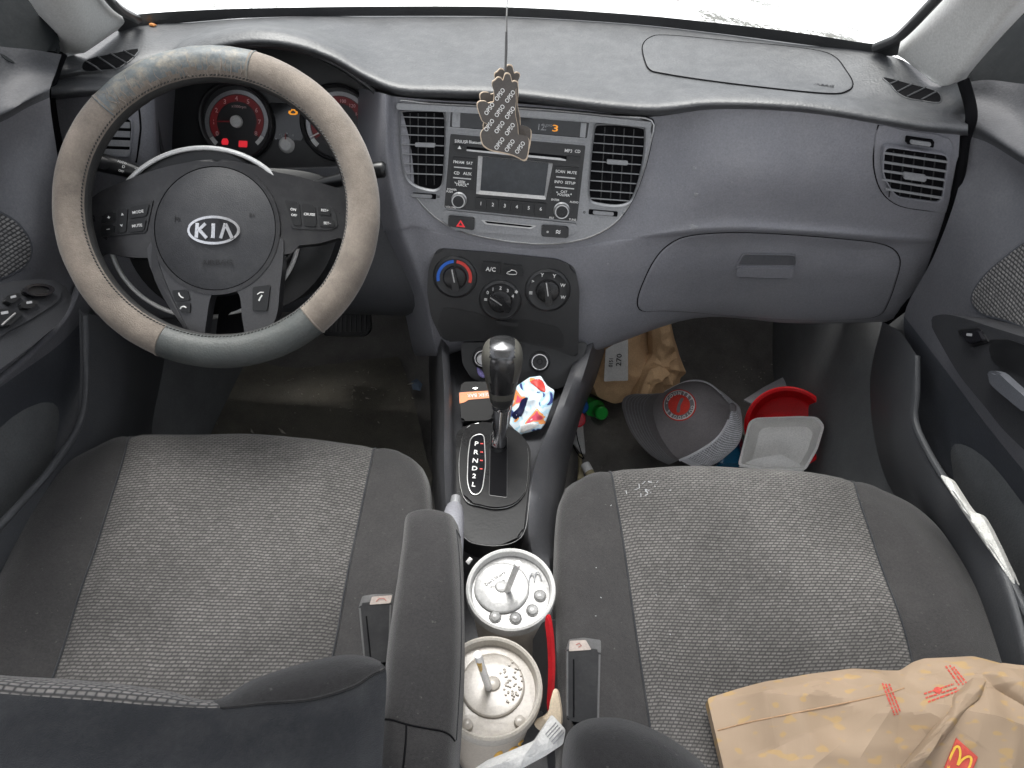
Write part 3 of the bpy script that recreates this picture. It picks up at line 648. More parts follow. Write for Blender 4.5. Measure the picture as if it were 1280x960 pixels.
texts('dial_digits', [(str(i), *on(297, 152, 28.5, 212 - i * 30.5), 7.5, 10, .8) for i in range(9)] + [('x1000rpm', 300, 133.5, 4.4, 10, .8)], PG, .0042, M['dialtext'], gt)
texts('dial_digits', [(str(i * 20), *on(423, 154, 28, 212 - i * 27), 5.6, 10, .8) for i in range(1, 9)], PG, .0042, M['dialtext'], gs)
slab('needle', [(297, 150.8), (297, 153), (268, 152.5), (268, 151.3)], PG, .006, .0075, M['dialred'], gt)
slab('needle', [(423, 153), (424, 156), (390, 172), (389, 171)], PG, .006, .0075, M['white'], gs)
s = PG.scale((358, 181))
fg = lathe('fuel_gauge', [(10 * s, .0005), (9 * s, .003), (6.4 * s, .006), (0, .0065)], PG.hit((358.5, 181)), PG.n, M['white'], ic, 28)
slab('needle', [(357, 181), (359.4, 181), (358.6, 167), (357.8, 167)], PG, .005, .006, M['dialred'], fg)
slabs('fuel_scale', [arc(358.5, 182, 14.5, 16, 150 - i * 30, 143 - i * 30, 2) for i in range(4)], PG, .002, .003, M['dialsilver'], fg)
slab('display_panel', rq([(337,128),(384,131),(384,148),(378,176),(342,174)], 3), PG, .001, .002, M['gloss'], ic)
slab('warning_lamp', rq([(278,177),(280,173),(285,173),(287,177),(286,181),(279,181)], 1), PG, .0035, .0044, M['redlamp'], ic)
slab('warning_lamp', rrect(305, 180, 10.5, 8, 1, 3), PG, .0035, .0044, M['redlamp'], ic)
slab('warning_lamp', rrect(347, 116, 7, 5, 1, 3), PG, .0035, .0044, M['redlamp'], ic)
ep = [V((x - 7, y + 4)) for x, y in rq([(368.5,137.5),(369,134.5),(372,134.5),(372,132.6),(377,132.8),(377.5,134.8),(380,135.2),(380,138.6),(377,139.8),(371,139.6)], .6)]
ring('warning_lamp', ep, shrink(ep, .55), PG, .0035, .0044, M['amberlamp'], ic)

for px, py, r in ((868,210,2.0),(870,243,2.6),(867,284,3.2),(915,228,1.0),(760,330,1.2)):
    patch('scuff_mark', [(px + r * (1 + .5 * math.sin(k * 2.3)) * math.cos(k * PI / 5) * (1.6 if py == 284 else 1), py + r * (1 + .4 * math.cos(k * 1.9)) * math.sin(k * PI / 5)) for k in range(10)], bR, .0005, M['slat'], dash, rings=2)
# ================================================================== STEERING WHEEL
WC = PD(274, 261, .85); WN = V((.06, -math.cos(math.radians(41)), math.sin(math.radians(41)))).normalized()
PWc = Plane(WC, WN); PW = Plane(WC - WN * .045, WN)
wheel = thing('steering_wheel', 'steering wheel in a worn taupe and grey leather cover', 'steering wheel', WC)
wx = (V((1, 0, 0)) - WN * WN.x).normalized(); wy = WN.cross(wx)
def in_span(a, s, e): a %= 360; return s <= a <= e if s <= e else (a >= s or a <= e)
bm = bmesh.new(); NA, NB = 144, 28; RM, RT = .1718, .0207
vs = []
for i in range(NA):
    a = 2 * PI * i / NA; d = wx * math.cos(a) + wy * math.sin(a); adeg = math.degrees(a)
    worn = in_span(adeg, 78, 141)
    row = []
    for j in range(NB):
        b = 2 * PI * j / NB
        rt = RT * (1 + .02 * noise.noise(V((a * 9, b, 1))))
        if worn: rt *= 1 + .028 * noise.noise(V((a * 38, b * 1.2, 4)))
        row.append(bm.verts.new(WC + d * (RM + rt * math.cos(b)) + WN * rt * math.sin(b) * .95))
    vs.append(row)
for i in range(NA):
    am = (i + .5) * 360 / NA
    for j in range(NB):
        f = bm.faces.new((vs[i][j], vs[(i + 1) % NA][j], vs[(i + 1) % NA][(j + 1) % NB], vs[i][(j + 1) % NB]))
        bdeg = (j + .5) * 360 / NB
        if 150 < bdeg < 262: f.material_index = 3
        elif in_span(am, 79, 141): f.material_index = 0 if 124 + 26 * noise.noise(V((am * .22, 2, 3))) < bdeg <= 150 else 1
        elif in_span(am, 250, 313): f.material_index = 2
        else: f.material_index = 0
finish('rim_cover', bm, [M['suede'], M['wornleather'], M['leather'], M['innerleather']], wheel, ang=80)
def rimpt(adeg, bdeg, k=1.0):
    a, b = math.radians(adeg), math.radians(bdeg); d = wx * math.cos(a) + wy * math.sin(a)
    return WC + d * (RM + RT * k * math.cos(b)) + WN * RT * k * math.sin(b) * .95
bm = bmesh.new()
for i in range(230):
    a = i * 360 / 230; tube_into(bm, [rimpt(a, 143, 1.01), rimpt(a + .9, 146, 1.03)], .0008, 5)
finish('stitching', bm, M['innerleather'], wheel)
for a in (79, 141, 250, 313):
    tube('cover_seam', [rimpt(a, b, 1.0) for b in range(-60, 150, 10)], .0011, M['suede'] if a > 200 else M['wornleather'], wheel, 6)
bm = bmesh.new()
for k in range(34):
    a = 82 + k * 1.72 + random.uniform(-1.2, 1.2); b0 = random.uniform(55, 135); b1 = 150
    tube_into(bm, [rimpt(a + random.uniform(-.7, .7), b0 + (b1 - b0) * t / 6, .985 + .015 * t / 6) for t in range(7)], [.0003 + random.uniform(.0002, .0016) * (t / 6) for t in range(7)], 5)
finish('leather_crack', bm, M['suede'], wheel)

# spokes (silhouettes in the wheel plane)
def wslab(name, poly, h0, h1, m_, par=wheel, bev=.004, seg=3): return slab(name, poly, PW, h0, h1, m_, par, bev, seg, ang=50)
spL = wslab('spoke', sm([(92,258),(112,252),(130,240),(160,227),(196,214),(235,205),(272,203),(272,260),(272,310),(205,322),(160,322),(130,316),(115,325),(100,330)], 4), -.012, .006, M['spoke'])
spR = wslab('spoke', sm([(272,310),(272,260),(272,203),(310,206),(345,216),(375,222),(405,231),(430,238),(452,242),(452,300),(432,297),(400,305),(368,310),(345,330)], 4), -.012, .006, M['spoke'])
lowo = sm([(196,300),(190,330),(205,362),(222,392),(240,420),(262,430),(310,428),(334,420),(348,395),(352,360),(356,320),(350,296),(275,270)], 4)
hole = sm([(268,368),(282,361),(292,362),(302,370),(305,395),(307,424),(285,426),(261,425),(262,395)], 4)
c0 = V((284, 396))
def radial(poly, n, c):
    out = []
    for k in range(n):
        a = 2 * PI * k / n; d = V((math.cos(a), math.sin(a))); best = 0
        for i in range(len(poly)):
            p, q = V(poly[i - 1]) - c, V(poly[i]) - c; e = q - p; den = d.x * e.y - d.y * e.x
            if abs(den) < 1e-9: continue
            t = (p.x * e.y - p.y * e.x) / den; u = (p.x * d.y - p.y * d.x) / den
            if t > best and -1e-6 <= u <= 1 + 1e-6: best = t
        out.append(c + d * best)
    return out
lo = ring('lower_spoke', radial(lowo, 96, c0), radial(hole, 96, c0), PW, -.012, .0085, M['spokesilver'], wheel)
wslab('lower_spoke_edge', sm([(196,302),(203,332),(216,366),(232,400),(243,420),(228,402),(208,372),(194,338)], 3), .004, .010, M['spoke'], lo, .001)
slab('spoke_recess', hole, PW, -.034, -.030, M['void'], lo)
# hub
hubo = ell(272, 287, 75.5, 77, 64)
ring('hub_ring', ell(272, 287, 80.5, 82.5, 64), hubo, PW, -.01, .0095, M['spoke'], wheel)
hb = puff('airbag_cover', ell(272, 287, 75, 76.5, 64), PW, .009, 0, 1, M['hub'], wheel, rings=10, depth=.02, h=.009, power=2.4)
bH = bvh_obj(hb)
slab('hub_gap', ell(272, 287, 76.5, 78, 64), PW, -.008, .0092, M['void'], hb)
PE = splane(bH, (268, 288), 14); PE.o = PE.o + PE.n * .0002
em = slab('emblem', ell(267.5, 288, 33, 18, 56), PE, -.002, .0022, M['chrome'], wheel, bev=.001)
slab('emblem_field', ell(267.5, 288, 29.6, 14.8, 56), PE, .0022, .0026, M['gloss'], em)
bm = bmesh.new()
def strokes(segs, w):
    for a, b in segs:
        a, b = V(a), V(b); d = (b - a).normalized(); n = V((-d.y, d.x)) * w * .5
        slab_into(bm, [a - n, b - n, b + n, a + n], PE, .0026, .0042, .0004, 1)
strokes([((248,279.5),(246.5,298)), ((248.5,289.5),(258.5,280)), ((250.5,288),(260,298.5)), ((268,280),(267.3,298.5)), ((277,298.8),(283,280.2)), ((283,280.2),(291.5,299))], 4.6)
finish('emblem_letters', bm, M['chrome'], em, ang=30)
PT = splane(bH, (272, 328), 10); texts('airbag_lettering', [('AIRBAG', 272, 328, 9, 10, 0, 1.25)], PT, .0012, M['greyprint'], hb)
PT2 = splane(bH, (222, 273), 6); texts('horn_symbol', [('|o', 222, 273, 9, 10, 1)], PT2, .001, M['greyprint'], hb)
PT3 = splane(bH, (315, 268), 6); texts('horn_symbol', [('o\u2039', 315, 268, 9, 10, 1)], PT3, .001, M['greyprint'], hb)
# spoke switches
SH = .0065
def wb(name, poly, h=.0035, m_=None, par=None): return slab(name, rq(poly, 2), PW, .004, SH + h, m_ or M['black'], par, bev=.001)
pl1 = wb('switch_panel', [(140,263),(195,251),(186,292),(128,298),(129,282)], .0012, M['charcoal'], spL)
wb('switch_button', [(152,264),(164,262),(162,292),(151,293)], .003, None, spL); wb('switch_button', [(167,261),(191,256),(187,272),(166,275)], .003, None, spL)
wb('switch_button', [(166,278),(187,275),(184,290),(165,292)], .003, None, spL); wb('switch_button', [(134,270),(148,266),(148,279),(131,281)], .003, None, spL); wb('switch_button', [(131,284),(148,282),(147,294),(131,295)], .003, M['satin'] if False else None, spL)
pr1 = wb('switch_panel', [(350,247),(412,257),(421,268),(424,284),(414,289),(368,287),(362,275)], .0012, M['charcoal'], spR)
wb('switch_button', [(358,252),(376,255),(379,284),(369,283)], .003, None, spR); wb('switch_button', [(379,256),(396,259),(398,285),(382,284)], .003, None, spR)
wb('switch_button', [(399,260),(412,262),(416,271),(400,270)], .003, None, spR); wb('switch_button', [(400,274),(418,275),(420,285),(402,285)], .003, None, spR)
texts('switch_lettering', [('MODE', 177, 267, 5, 10, -1.6), ('MUTE', 176, 284, 5, 10, -1.2), ('\u02c4', 158, 271, 8, 10, -1.6), ('\u02c5', 157, 285, 8, 10, -1.6), ('+', 141, 274, 7, 10, -2), ('\u2013', 140, 288, 7, 10, -1.5)], PW, SH + .0034, M['white'], spL)
texts('switch_lettering', [('ON', 369, 264, 4.5, 10, 1.6), ('OFF', 370, 271, 4.2, 10, 1.6), ('CRUISE', 389, 270, 4.4, 10, .6), ('RES+', 408, 265, 4.4, 10, .6), ('SET\u2013', 411, 281, 4.4, 10, .6)], PW, SH + .0034, M['white'], spR)
LH = .0085
def wl(name, poly): return slab(name, rq(poly, 2), PW, .006, LH + .0026, M['black'], lo, bev=.001)
wl('phone_button', [(219,364),(238,363),(242,376),(224,378)]); wl('phone_button', [(225,380),(242,379),(242,392),(231,391)]); wl('phone_button', [(319,360),(341,357),(337,389),(319,389)])
bm = bmesh.new()
tube_into(bm, [PW.hit(p, LH + .003) for p in ((228,367),(229,370),(231.5,372.5),(234,373.5))], .0009, 6); tube_into(bm, [PW.hit(p, LH + .003) for p in ((230,387),(231.5,384.5),(234.5,383.8),(237.5,385.5))], .0009, 6)
tube_into(bm, [PW.hit(p, LH + .003) for p in ((327,377),(329,373),(331,370))], .0010, 6); tube_into(bm, [PW.hit(p, LH + .003) for p in ((325,369),(328.5,366.5),(333,366.5))], .0006, 6)
finish('phone_symbol', bm, M['white'], lo)

M['ringsilver'] = mat('silver_painted_ring', (.72, .72, .71), .35, metal=.15, var=.05)
# ---- steering column
scol = thing('steering_column', 'black steering column shroud with two stalks behind the wheel', 'steering column', (WC.x, .86, .55))
PCol = Plane(WC + V((0, .085, -.05)), V((.04, -.87, .5)))
shp = sm([(185,262),(200,232),(230,216),(275,210),(330,210),(380,214),(410,225),(425,250),(420,300),(400,345),(360,380),(300,392),(240,388),(200,365),(182,320)], 4)
sh = puff('shroud', shp, PCol, .018, 0, 1, M['black'], scol, rings=8, depth=.10, power=3)
tube('trim_ring', [PCol.hit(p, .046) for p in ell(272, 290, 113, 101, 72)], .0030, M['ringsilver'], scol, 8, True)
lathe('ring_skirt', [(.100, -.02), (.108, .036), (.106, .040), (.06, .038)], PCol.hit((272, 292)), PCol.n, M['black'], scol, 56)
def stalk(pts, rad, name):
    s = tube(name, spl([PCol.hit(p, h) for p, h in pts], 4), None or [r for r in rad], M['black'], scol, 16)
    return s
P0 = [((205,232), .01), ((180,218), .015), ((158,210), .02), ((138,205), .022), ((121,202), .022)]
n_ = len(spl([PCol.hit(p, h) for p, h in P0], 4))
st = stalk(P0, [.0085 + .0035 * min(1, k / (n_ * .6)) for k in range(n_ - 1)] + [.0085], 'stalk')
Pst = Plane(PCol.hit((150, 207), .034), PCol.n)
lathe('stalk_cap', [(.0085, -.002), (.0085, .001), (.004, .0018), (.0035, .0008), (0, .0008)], Pst.hit((128, 203), -.0035), WN, M['lens'], st, 24)
texts('stalk_lettering', [('AUTO', 153, 203, 4, 10, 3), ('OFF', 152, 214, 4, 10, 3), ('D', 155, 208.5, 5, 10, 3), ('\u25c1\u25b7', 173, 212, 5, 10, 3.5)], Pst, .001, M['white'], st)
P1 = [((395,232), .005), ((425,226), .012), ((455,219), .018), ((474,214), .02), ((485,213), .02)]
n_ = len(spl([PCol.hit(p, h) for p, h in P1], 4))
st2 = stalk(P1, [.007 + .0035 * min(1, k / (n_ * .6)) for k in range(n_ - 1)] + [.008], 'stalk')
texts('stalk_lettering', [('INT', 431, 219, 4, 10, -2.4), ('LO', 432, 224, 4, 10, -2.4), ('HI', 433, 229, 4, 10, -2.4)], Plane(PCol.hit((432, 224), .0235), PCol.n), .0005, M['white'], st2)

# ================================================================== FLOOR
fy = [(.10, 0), (.55, 0), (.95, 0), (1.22, .02), (1.36, .16), (1.44, .40), (1.47, .62)]
gF = loft([[V((x, y, z + .008 * math.sin(x * 9))) for x in (-.70, -.45, -.2, 0, .2, .45, .70)] for y, z in fy], 8, 8)
for r in gF:
    for p in r: p.z += .004 * noise.noise(p * 14)
fl = grid_obj('floor', gF, M['carpet']); tag(fl, 'dark dirty carpet on the floor under the dashboard', None, None, 'structure')
fm = puff('floor_mat', sm([PZ and (212,545),(225,470),(262,452),(380,448),(470,440),(500,450),(530,560),(520,620),(300,640),(200,620)], 4), Plane(V((0, 0, .012)), V((0, 0, 1))), .004, .004, 9, M['matfloor'], None, rings=14, depth=.006)
tag(fm, 'worn olive black floor mat littered with crumbs in the driver footwell', 'floor mat')
# crumbs on the mat
bm = bmesh.new(); Pf = Plane(V((0, 0, .022)), V((0, 0, 1)))
for k in range(150):
    px, py = random.uniform(225, 528), random.uniform(452, 600)
    if random.random() < .45: px, py = random.gauss(440, 40), random.gauss(490, 18)
    if not (225 < px < 528 and 448 < py < 600): continue
    s = random.uniform(.0006, .0022) * (2.0 if random.random() < .07 else 1); o = Pf.hit((px, py)); a = random.uniform(0, PI)
    d = V((math.cos(a), math.sin(a), random.uniform(-.2, .4))) * s * random.uniform(1, 3); e = V((-math.sin(a), math.cos(a), 0)) * s
    t = [bm.verts.new(o + d), bm.verts.new(o + e), bm.verts.new(o - d), bm.verts.new(o + V((0, 0, s)))]
    bm.faces.new((t[0], t[1], t[3])); bm.faces.new((t[1], t[2], t[3])); bm.faces.new((t[2], t[0], t[3])); bm.faces.new((t[0], t[2], t[1]))
M['crumb'] = mat('pale_crumb', (.28, .26, .22), .8, var=.4, vscale=60)
tag(finish('crumbs', bm, M['crumb'], None, smooth=False), 'pale crumbs and grit scattered over the driver floor mat', 'crumbs', None, 'stuff')
bm = bmesh.new()
for k in range(170):
    px, py = random.uniform(725, 1045), random.uniform(430, 600); s = random.uniform(.0006, .002); o = Pf.hit((px, py), -.016 + .02 * max(0, (Pf.hit((px, py)).y - .95) / .27)); a = random.uniform(0, PI)
    d = V((math.cos(a), math.sin(a), random.uniform(-.2, .4))) * s * random.uniform(1, 3); e = V((-math.sin(a), math.cos(a), 0)) * s
    t = [bm.verts.new(o + d), bm.verts.new(o + e), bm.verts.new(o - d), bm.verts.new(o + V((0, 0, s)))]
    bm.faces.new((t[0], t[1], t[3])); bm.faces.new((t[1], t[2], t[3])); bm.faces.new((t[2], t[0], t[3])); bm.faces.new((t[0], t[2], t[1]))
tag(finish('grit', bm, M['crumb'], None, smooth=False), 'fine grit on the passenger footwell carpet', 'grit', None, 'stuff')
# blue scrap on the mat
bs = puff('plastic_scrap', [(514,477),(521,473),(528,480),(525,488),(516,486)], Pf, .004, .004, 80, mat('blue_grey_scrap', (.10, .14, .2), .5), None, rings=4, depth=.002)
tag(bs, 'small blue grey plastic scrap on the floor mat beside the console', 'scrap')
# pedal
Ppd = Plane(PZ(432, 405, .20) , V((0, -.7, .7)))
pd = thing('brake_pedal', 'wide black brake pedal with ribbed rubber behind the wheel', 'pedal', Ppd.o)
pdl = slab('pedal_pad', rq([(402,388),(462,384),(464,412),(456,420),(404,420)], 6), Ppd, -.012, .004, M['black'], pd, bev=.003)
slabs('rubber_rib', [[(x, 394), (x + 2.4, 394), (x + 2.4, 415), (x, 415)] for x in range(408, 458, 6)], Ppd, .004, .0065, M['charcoal'], pd)
tube('pedal_arm', [Ppd.hit((435, 395), -.012), Ppd.hit((432, 350), -.04) + V((0, .05, .02)), PY(430, 300, 1.10)], .011, M['black'], pd)

# ================================================================== CONSOLE
con = thing('centre_console', 'dark grey centre console between the two front seats', 'console', (0, .6, 0))
CR = [[(538,405,.10),(546,404,.352),(560,406,.355),(568,432,.325),(708,448,.325),(726,428,.365),(750,424,.36),(756,440,.1)],
      [(536,455,.10),(548,452,.352),(562,454,.357),(570,466,.310),(700,478,.310),(711,468,.360),(738,468,.335),(743,480,.06)],
      [(538,505,.08),(550,502,.350),(565,503,.355),(571,508,.305),(688,520,.305),(694,515,.355),(724,508,.31),(728,515,.04)],
      [(540,580,.05),(549,578,.345),(567,580,.350),(571,582,.322),(662,585,.322),(668,585,.350),(708,570,.28),(712,575,.02)],
      [(545,655,.05),(553,650,.335),(568,650,.340),(572,652,.325),(656,657,.325),(662,655,.340),(696,650,.28),(699,655,.04)],
      [(550,712,.05),(556,706,.30),(568,706,.30),(574,708,.26),(652,708,.26),(668,706,.30),(694,700,.28),(697,702,.05)],
      [(550,760,.05),(556,756,.27),(566,756,.27),(574,756,.20),(664,756,.20),(682,756,.27),(694,750,.27),(697,752,.05)],
      [(545,1020,.05),(550,1010,.27),(562,1010,.27),(570,1010,.20),(690,1010,.20),(700,1010,.27),(706,1000,.27),(710,1002,.05)]]
gC = loft([[PZ(*p) for p in r] for r in CR], 3, 6); bC = bvh_of(gC)
M['console'] = mat('console_plastic', (.055, .056, .062), .46, grain=.2, gscale=650, var=.1, dust=.12, dustcol=(.2, .19, .18), speck=.15)
grid_obj('console_body', gC, M['console'], con, ang=50)
PGt = plane3(PZ(622, 520, .334), PZ(560, 640, .338), PZ(680, 640, .338))
gt_o = sm([(581,540),(588,533),(602,530),(630,534),(648,543),(657,555),(660,572),(659,600),(656,616),(648,627),(636,634),(618,636.5),(600,633),(584,628),(576,610),(574,580),(577,555)], 4)
M['gate'] = mat('worn_semi_gloss_black', (.010, .010, .011), .30, grain=.10, gscale=300, var=.2, vscale=14, dust=.04, dustcol=(.14, .14, .14), rvar=.10, spec=.28)
base = slab('gate_surround', rq([(570,536),(600,526),(650,540),(664,560),(662,600),(657,640),(654,668),(625,681),(596,680),(574,668),(570,600)], 8), PGt, -.03, -.001, M['gate'], con, bev=.003)
tube('surround_edge', [PGt.hit(p, -.0005) for p in spl([V(p) for p in ((573,664),(590,678),(620,682),(645,676),(657,660),(662,620))], 5)], .0004, M['satin'], base, 6)
gp = slab('shift_gate', gt_o, PGt, -.004, .0045, M['gate'], con, bev=.003, seg=3)
tube('gate_edge', [PGt.hit(p, .0014) for p in shrink(gt_o, 1.004)], .0005, M['satin'], gp, 6, True)
capo = rq([(588,549),(605,545),(607,585),(603,616),(596,623),(588,620),(584,606),(585,575)], 8)
cp = slab('gear_indicator', capo, PGt, .004, .0058, M['gloss'], con, bev=.001)
tube('indicator_rim', [PGt.hit(p, .0058) for p in capo], .0008, M['satin'], cp, 6, True)
texts('gear_letters', [('P', 595.5, 558.5, 10, 10, .9), ('R', 594.8, 569.2, 10, 10, .9), ('N', 594, 579.7, 10, 10, .9), ('D', 593.2, 589.4, 10, 10, .9), ('2', 592.6, 599, 10, 10, .9), ('L', 591.9, 609.5, 10, 10, .9)], PGt, .0060, M['white'], cp, .0003)
slabs('gear_tick', [[(600.5 - i * .3, 557.5 + i * 10.5), (604 - i * .3, 557.7 + i * 10.5), (604 - i * .3, 559 + i * 10.5), (600.5 - i * .3, 558.8 + i * 10.5)] for i in range(4)], PGt, .0056, .0062, M['red'], cp)
slab('shift_slot', rq([(613,546),(634,549),(633.5,625),(611.5,622)], 2), PGt, .002, .0049, M['void'], con)
tube('slot_liner', [PGt.hit(p, .0046) for p in rq([(613,546),(634,549),(633.5,625),(611.5,622)], 2)], .0007, M['charcoal'], con, 6, True)

# gear lever
gl = thing('gear_lever', 'automatic gear lever with chrome shaft and grey and silver knob', 'gear lever', PZ(622, 568, .335))
b0 = PZ(622, 566, .330); ktop = PY(628, 426, .685); kb = PY(627, 504, .685)
ax = (ktop - kb).normalized()
tube('shaft', [b0, b0.lerp(kb, .3), b0.lerp(kb, .6), kb], [.0105, .0098, .0105, .0115], M['chrome'], gl, 20)
lathe('shaft_collar', [(.0, 0), (.0125, 0), (.0135, .004), (.0130, .010), (.0, .012)], kb - ax * .010, ax, M['chrome'], gl, 28)
lathe('shaft_gaiter', [(.017, 0), (.0165, .004), (.012, .007), (.011, .012)], b0, (kb - b0), M['black'], gl, 28)
bm = bmesh.new(); KN = 40; H = (ktop - kb).length
prof = [(0, .0125), (.05, .0150), (.14, .0170), (.28, .0190), (.42, .0215), (.56, .0243), (.68, .0262), (.78, .0265), (.87, .0245), (.93, .0205), (.975, .0140), (1.0, .0)]
prof = [(p.x, p.y) for p in spl([V(p) for p in prof], 4)]
fx = (RGT - ax * RGT.dot(ax)).normalized(); fyv = ax.cross(fx)
prev = None
for t, r in prof:
    o = kb + ax * H * t
    cur = []
    for k in range(KN):
        a = 2 * PI * (k + .5) / KN; ca, sa = math.cos(a), math.sin(a)
        e = .8; cur.append(bm.verts.new(o + fx * r * math.copysign(abs(ca) ** e, ca) * 1.0 + fyv * r * .95 * math.copysign(abs(sa) ** e, sa)))
    if prev:
        for k in range(KN):
            f = bm.faces.new((prev[k], prev[(k + 1) % KN], cur[(k + 1) % KN], cur[k]))
            a = 2 * PI * (k + 1) / KN
            f.material_index = 0 if (abs(r * math.copysign(abs(math.cos(a)) ** .8, 1)) < .0150 and t > .30) else (1 if t > .20 else 2)
    prev = cur
bmesh.ops.remove_doubles(bm, verts=bm.verts, dist=1e-6)
M['knobsilver'] = mat('worn_silver_knob_plate', (.11, .11, .113), .22, metal=.8, var=.3, vscale=45, rvar=.14)
M['knobtaupe'] = mat('taupe_knob_grip', (.095, .092, .08), .5, grain=.2, var=.06)
M['knobgrey'] = mat('dark_knob_neck', (.03, .03, .03), .5, var=.08)
finish('knob', bm, [M['knobsilver'], M['knobtaupe'], M['knobgrey']], gl, ang=60)
# handbrake lever
hbk = thing('handbrake_lever', 'light grey handbrake lever tip beside the armrest', 'handbrake', PZ(568, 640, .40))
tube('lever_grip', [PZ(568, 636, .385), PZ(566, 650, .395), PZ(564, 680, .40), PZ(562, 760, .36)], [.0105, .0135, .0140, .012], M['grey'], hbk, 18)
tube('release_button', [PZ(570, 622, .385), PZ(569, 632, .386), PZ(568, 637, .386)], [.0062, .0070, .0070], M['knobtaupe'] if False else M['bezel'], hbk, 16)
# ================================================================== DOORS
def pxrow(r): return [PX(*p) for p in r]
dl = thing('door_card', 'grey driver door with window switches on its armrest', 'door panel', (-.62, .5, .1), 'front doors')
DL = [[(-150,40,-.63),(-60,48,-.62),(0,58,-.60),(40,62,-.575),(77,68,-.555)],
      [(-160,100,-.625),(-70,100,-.61),(0,100,-.595),(40,92,-.575),(70,90,-.56)],
      [(-170,185,-.595),(-80,165,-.585),(0,140,-.575),(35,122,-.56),(64,106,-.55)],
      [(-170,205,-.60),(-80,182,-.592),(0,153,-.582),(35,134,-.565),(62,122,-.55)],
      [(-170,260,-.625),(-80,240,-.615),(0,205,-.60),(40,185,-.58),(68,170,-.56)],
      [(-170,380,-.62),(-80,340,-.61),(0,320,-.60),(50,290,-.58),(84,260,-.565)],
      [(-170,520,-.60),(-80,420,-.60),(0,395,-.60),(60,365,-.59),(104,335,-.575)],
      [(-170,640,-.61),(-60,530,-.61),(20,470,-.61),(75,430,-.60),(112,390,-.585)],
      [(-170,760,-.62),(-60,640,-.62),(30,555,-.62),(80,500,-.61),(112,470,-.59)],
      [(-170,900,-.62),(-60,760,-.62),(10,660,-.62),(60,590,-.61),(100,540,-.59)]]
gDL = loft([pxrow(r) for r in DL], 6, 6); bDL = bvh_of(gDL)
# split rows: pad above row 3, panel between, pocket zone below
M['doorpad'] = mat('door_top_vinyl', (.055, .057, .062), .66, grain=.4, gscale=350, var=.15, vscale=14, dust=.1, dustcol=(.2, .2, .2), spec=.35)
def door_meshes(g, par):
    n = 6
    grid_obj('door_top_pad', g[:3 * n + 1], M['doorpad'], par); grid_obj('door_panel', g[3 * n:7 * n + 1], M['doorgrey'], par); grid_obj('door_lower_panel', g[7 * n:], M['doordark'], par)
door_meshes(gDL, dl)
patch('mirror_sail', sm([(-40,-60),(20,-40),(55,0),(74,40),(74,62),(60,66),(30,62),(0,58),(-50,50)], 3), bDL, .004, M['doordark'], dl) if False else None
ins = patch('cloth_insert', sm([(-40,250),(0,266),(22,280),(36,300),(38,318),(28,334),(0,348),(-50,365),(-90,330)], 4), bDL, .002, M['doorweave'], dl, rings=6)
# give the cloth a flat UV
def planar_uv(o):
    me = o.data
    n = sum((p.normal * p.area for p in me.polygons), V()).normalized(); ux = V((0, 1, 0)); ux = (ux - n * n.dot(ux)).normalized(); uy = n.cross(ux)
    l = me.uv_layers.new(name='UVMap')
    for lp in me.loops: c = me.vertices[lp.vertex_index].co; l.data[lp.index].uv = (c.dot(ux), c.dot(uy))
planar_uv(ins); seam('insert_piping', sm([(-40,250),(0,266),(22,280),(36,300),(38,318),(28,334),(0,348),(-50,365),(-90,330)], 4), bDL, .0022, M['doordark'], ins)
PAl = plane3(PX(60, 360, -.545), PX(-20, 380, -.545), PX(0, 430, -.52))
ao = sm([(-60,372),(-10,357),(30,350),(62,350),(82,356),(89,368),(86,385),(72,405),(40,432),(0,462),(-50,500),(-110,540)], 4)
M['arm'] = mat('black_armrest_plastic', (.024, .025, .028), .5, grain=.2, var=.1, spec=.35)
arm = slab('armrest', ao, PAl, -.05, 0, M['arm'], dl, bev=.008, seg=4)
slab('switch_plate', sm([(-40,378),(0,362),(30,354),(60,354),(75,362),(72,376),(50,392),(10,415),(-40,440)], 4), PAl, -.001, .002, M['arm'], arm, bev=.001)
slab('mirror_control', ell(43, 366.5, 19, 7.5, 32), PAl, .002, .0055, M['black'], arm, bev=.002); ring('control_rim', ell(43, 366.5, 19.5, 8, 32), ell(43, 366.5, 14, 5, 32), PAl, .005, .0075, M['gloss'], arm)
for q in ([(3,374),(17,369),(24,373),(9,384),(0,380)], [(20,383),(30,379),(44,380),(34,389),(22,389)], [(-22,396),(0,389),(26,394),(8,410),(-20,414)], [(-36,386),(-12,380),(-6,386),(-28,396)]):
    slab('window_switch', rq(q, 2), PAl, .001, .0065, M['black'], arm, bev=.0015)
slabs('switch_symbol', [rrect(11, 375, 7, 3, .5, -14), rrect(31, 382, 7, 3, .5, -8), rrect(0, 395, 9, 3.4, .5, -10)], PAl, .0063, .0068, M['slat'], arm)
tube('switch_trim', [PAl.hit(p, .007) for p in ((-4, 411), (6, 402), (13, 396))], .0010, M['satin'], arm, 6)
# door pocket lip
def pocket(par, lipw, px_out, px_in, X0, X1, b):
    bm = bmesh.new(); n = 6
    a = spl([PX(x, y, X0) for x, y in px_out], n); c = spl([PX(x, y, X1) for x, y in px_in], n)
    g = [[p + V((0, 0, 0)) for p in a], [p.lerp(q, .5) + (CAM - p).normalized() * .004 for p, q in zip(a, c)], c]
    grid_into(bm, loft([[g[k][j] for j in range(0, len(a), n)] for k in range(3)], n, 5))
    return finish('door_pocket', bm, M['doordark'], par, ang=60, recalc=False)
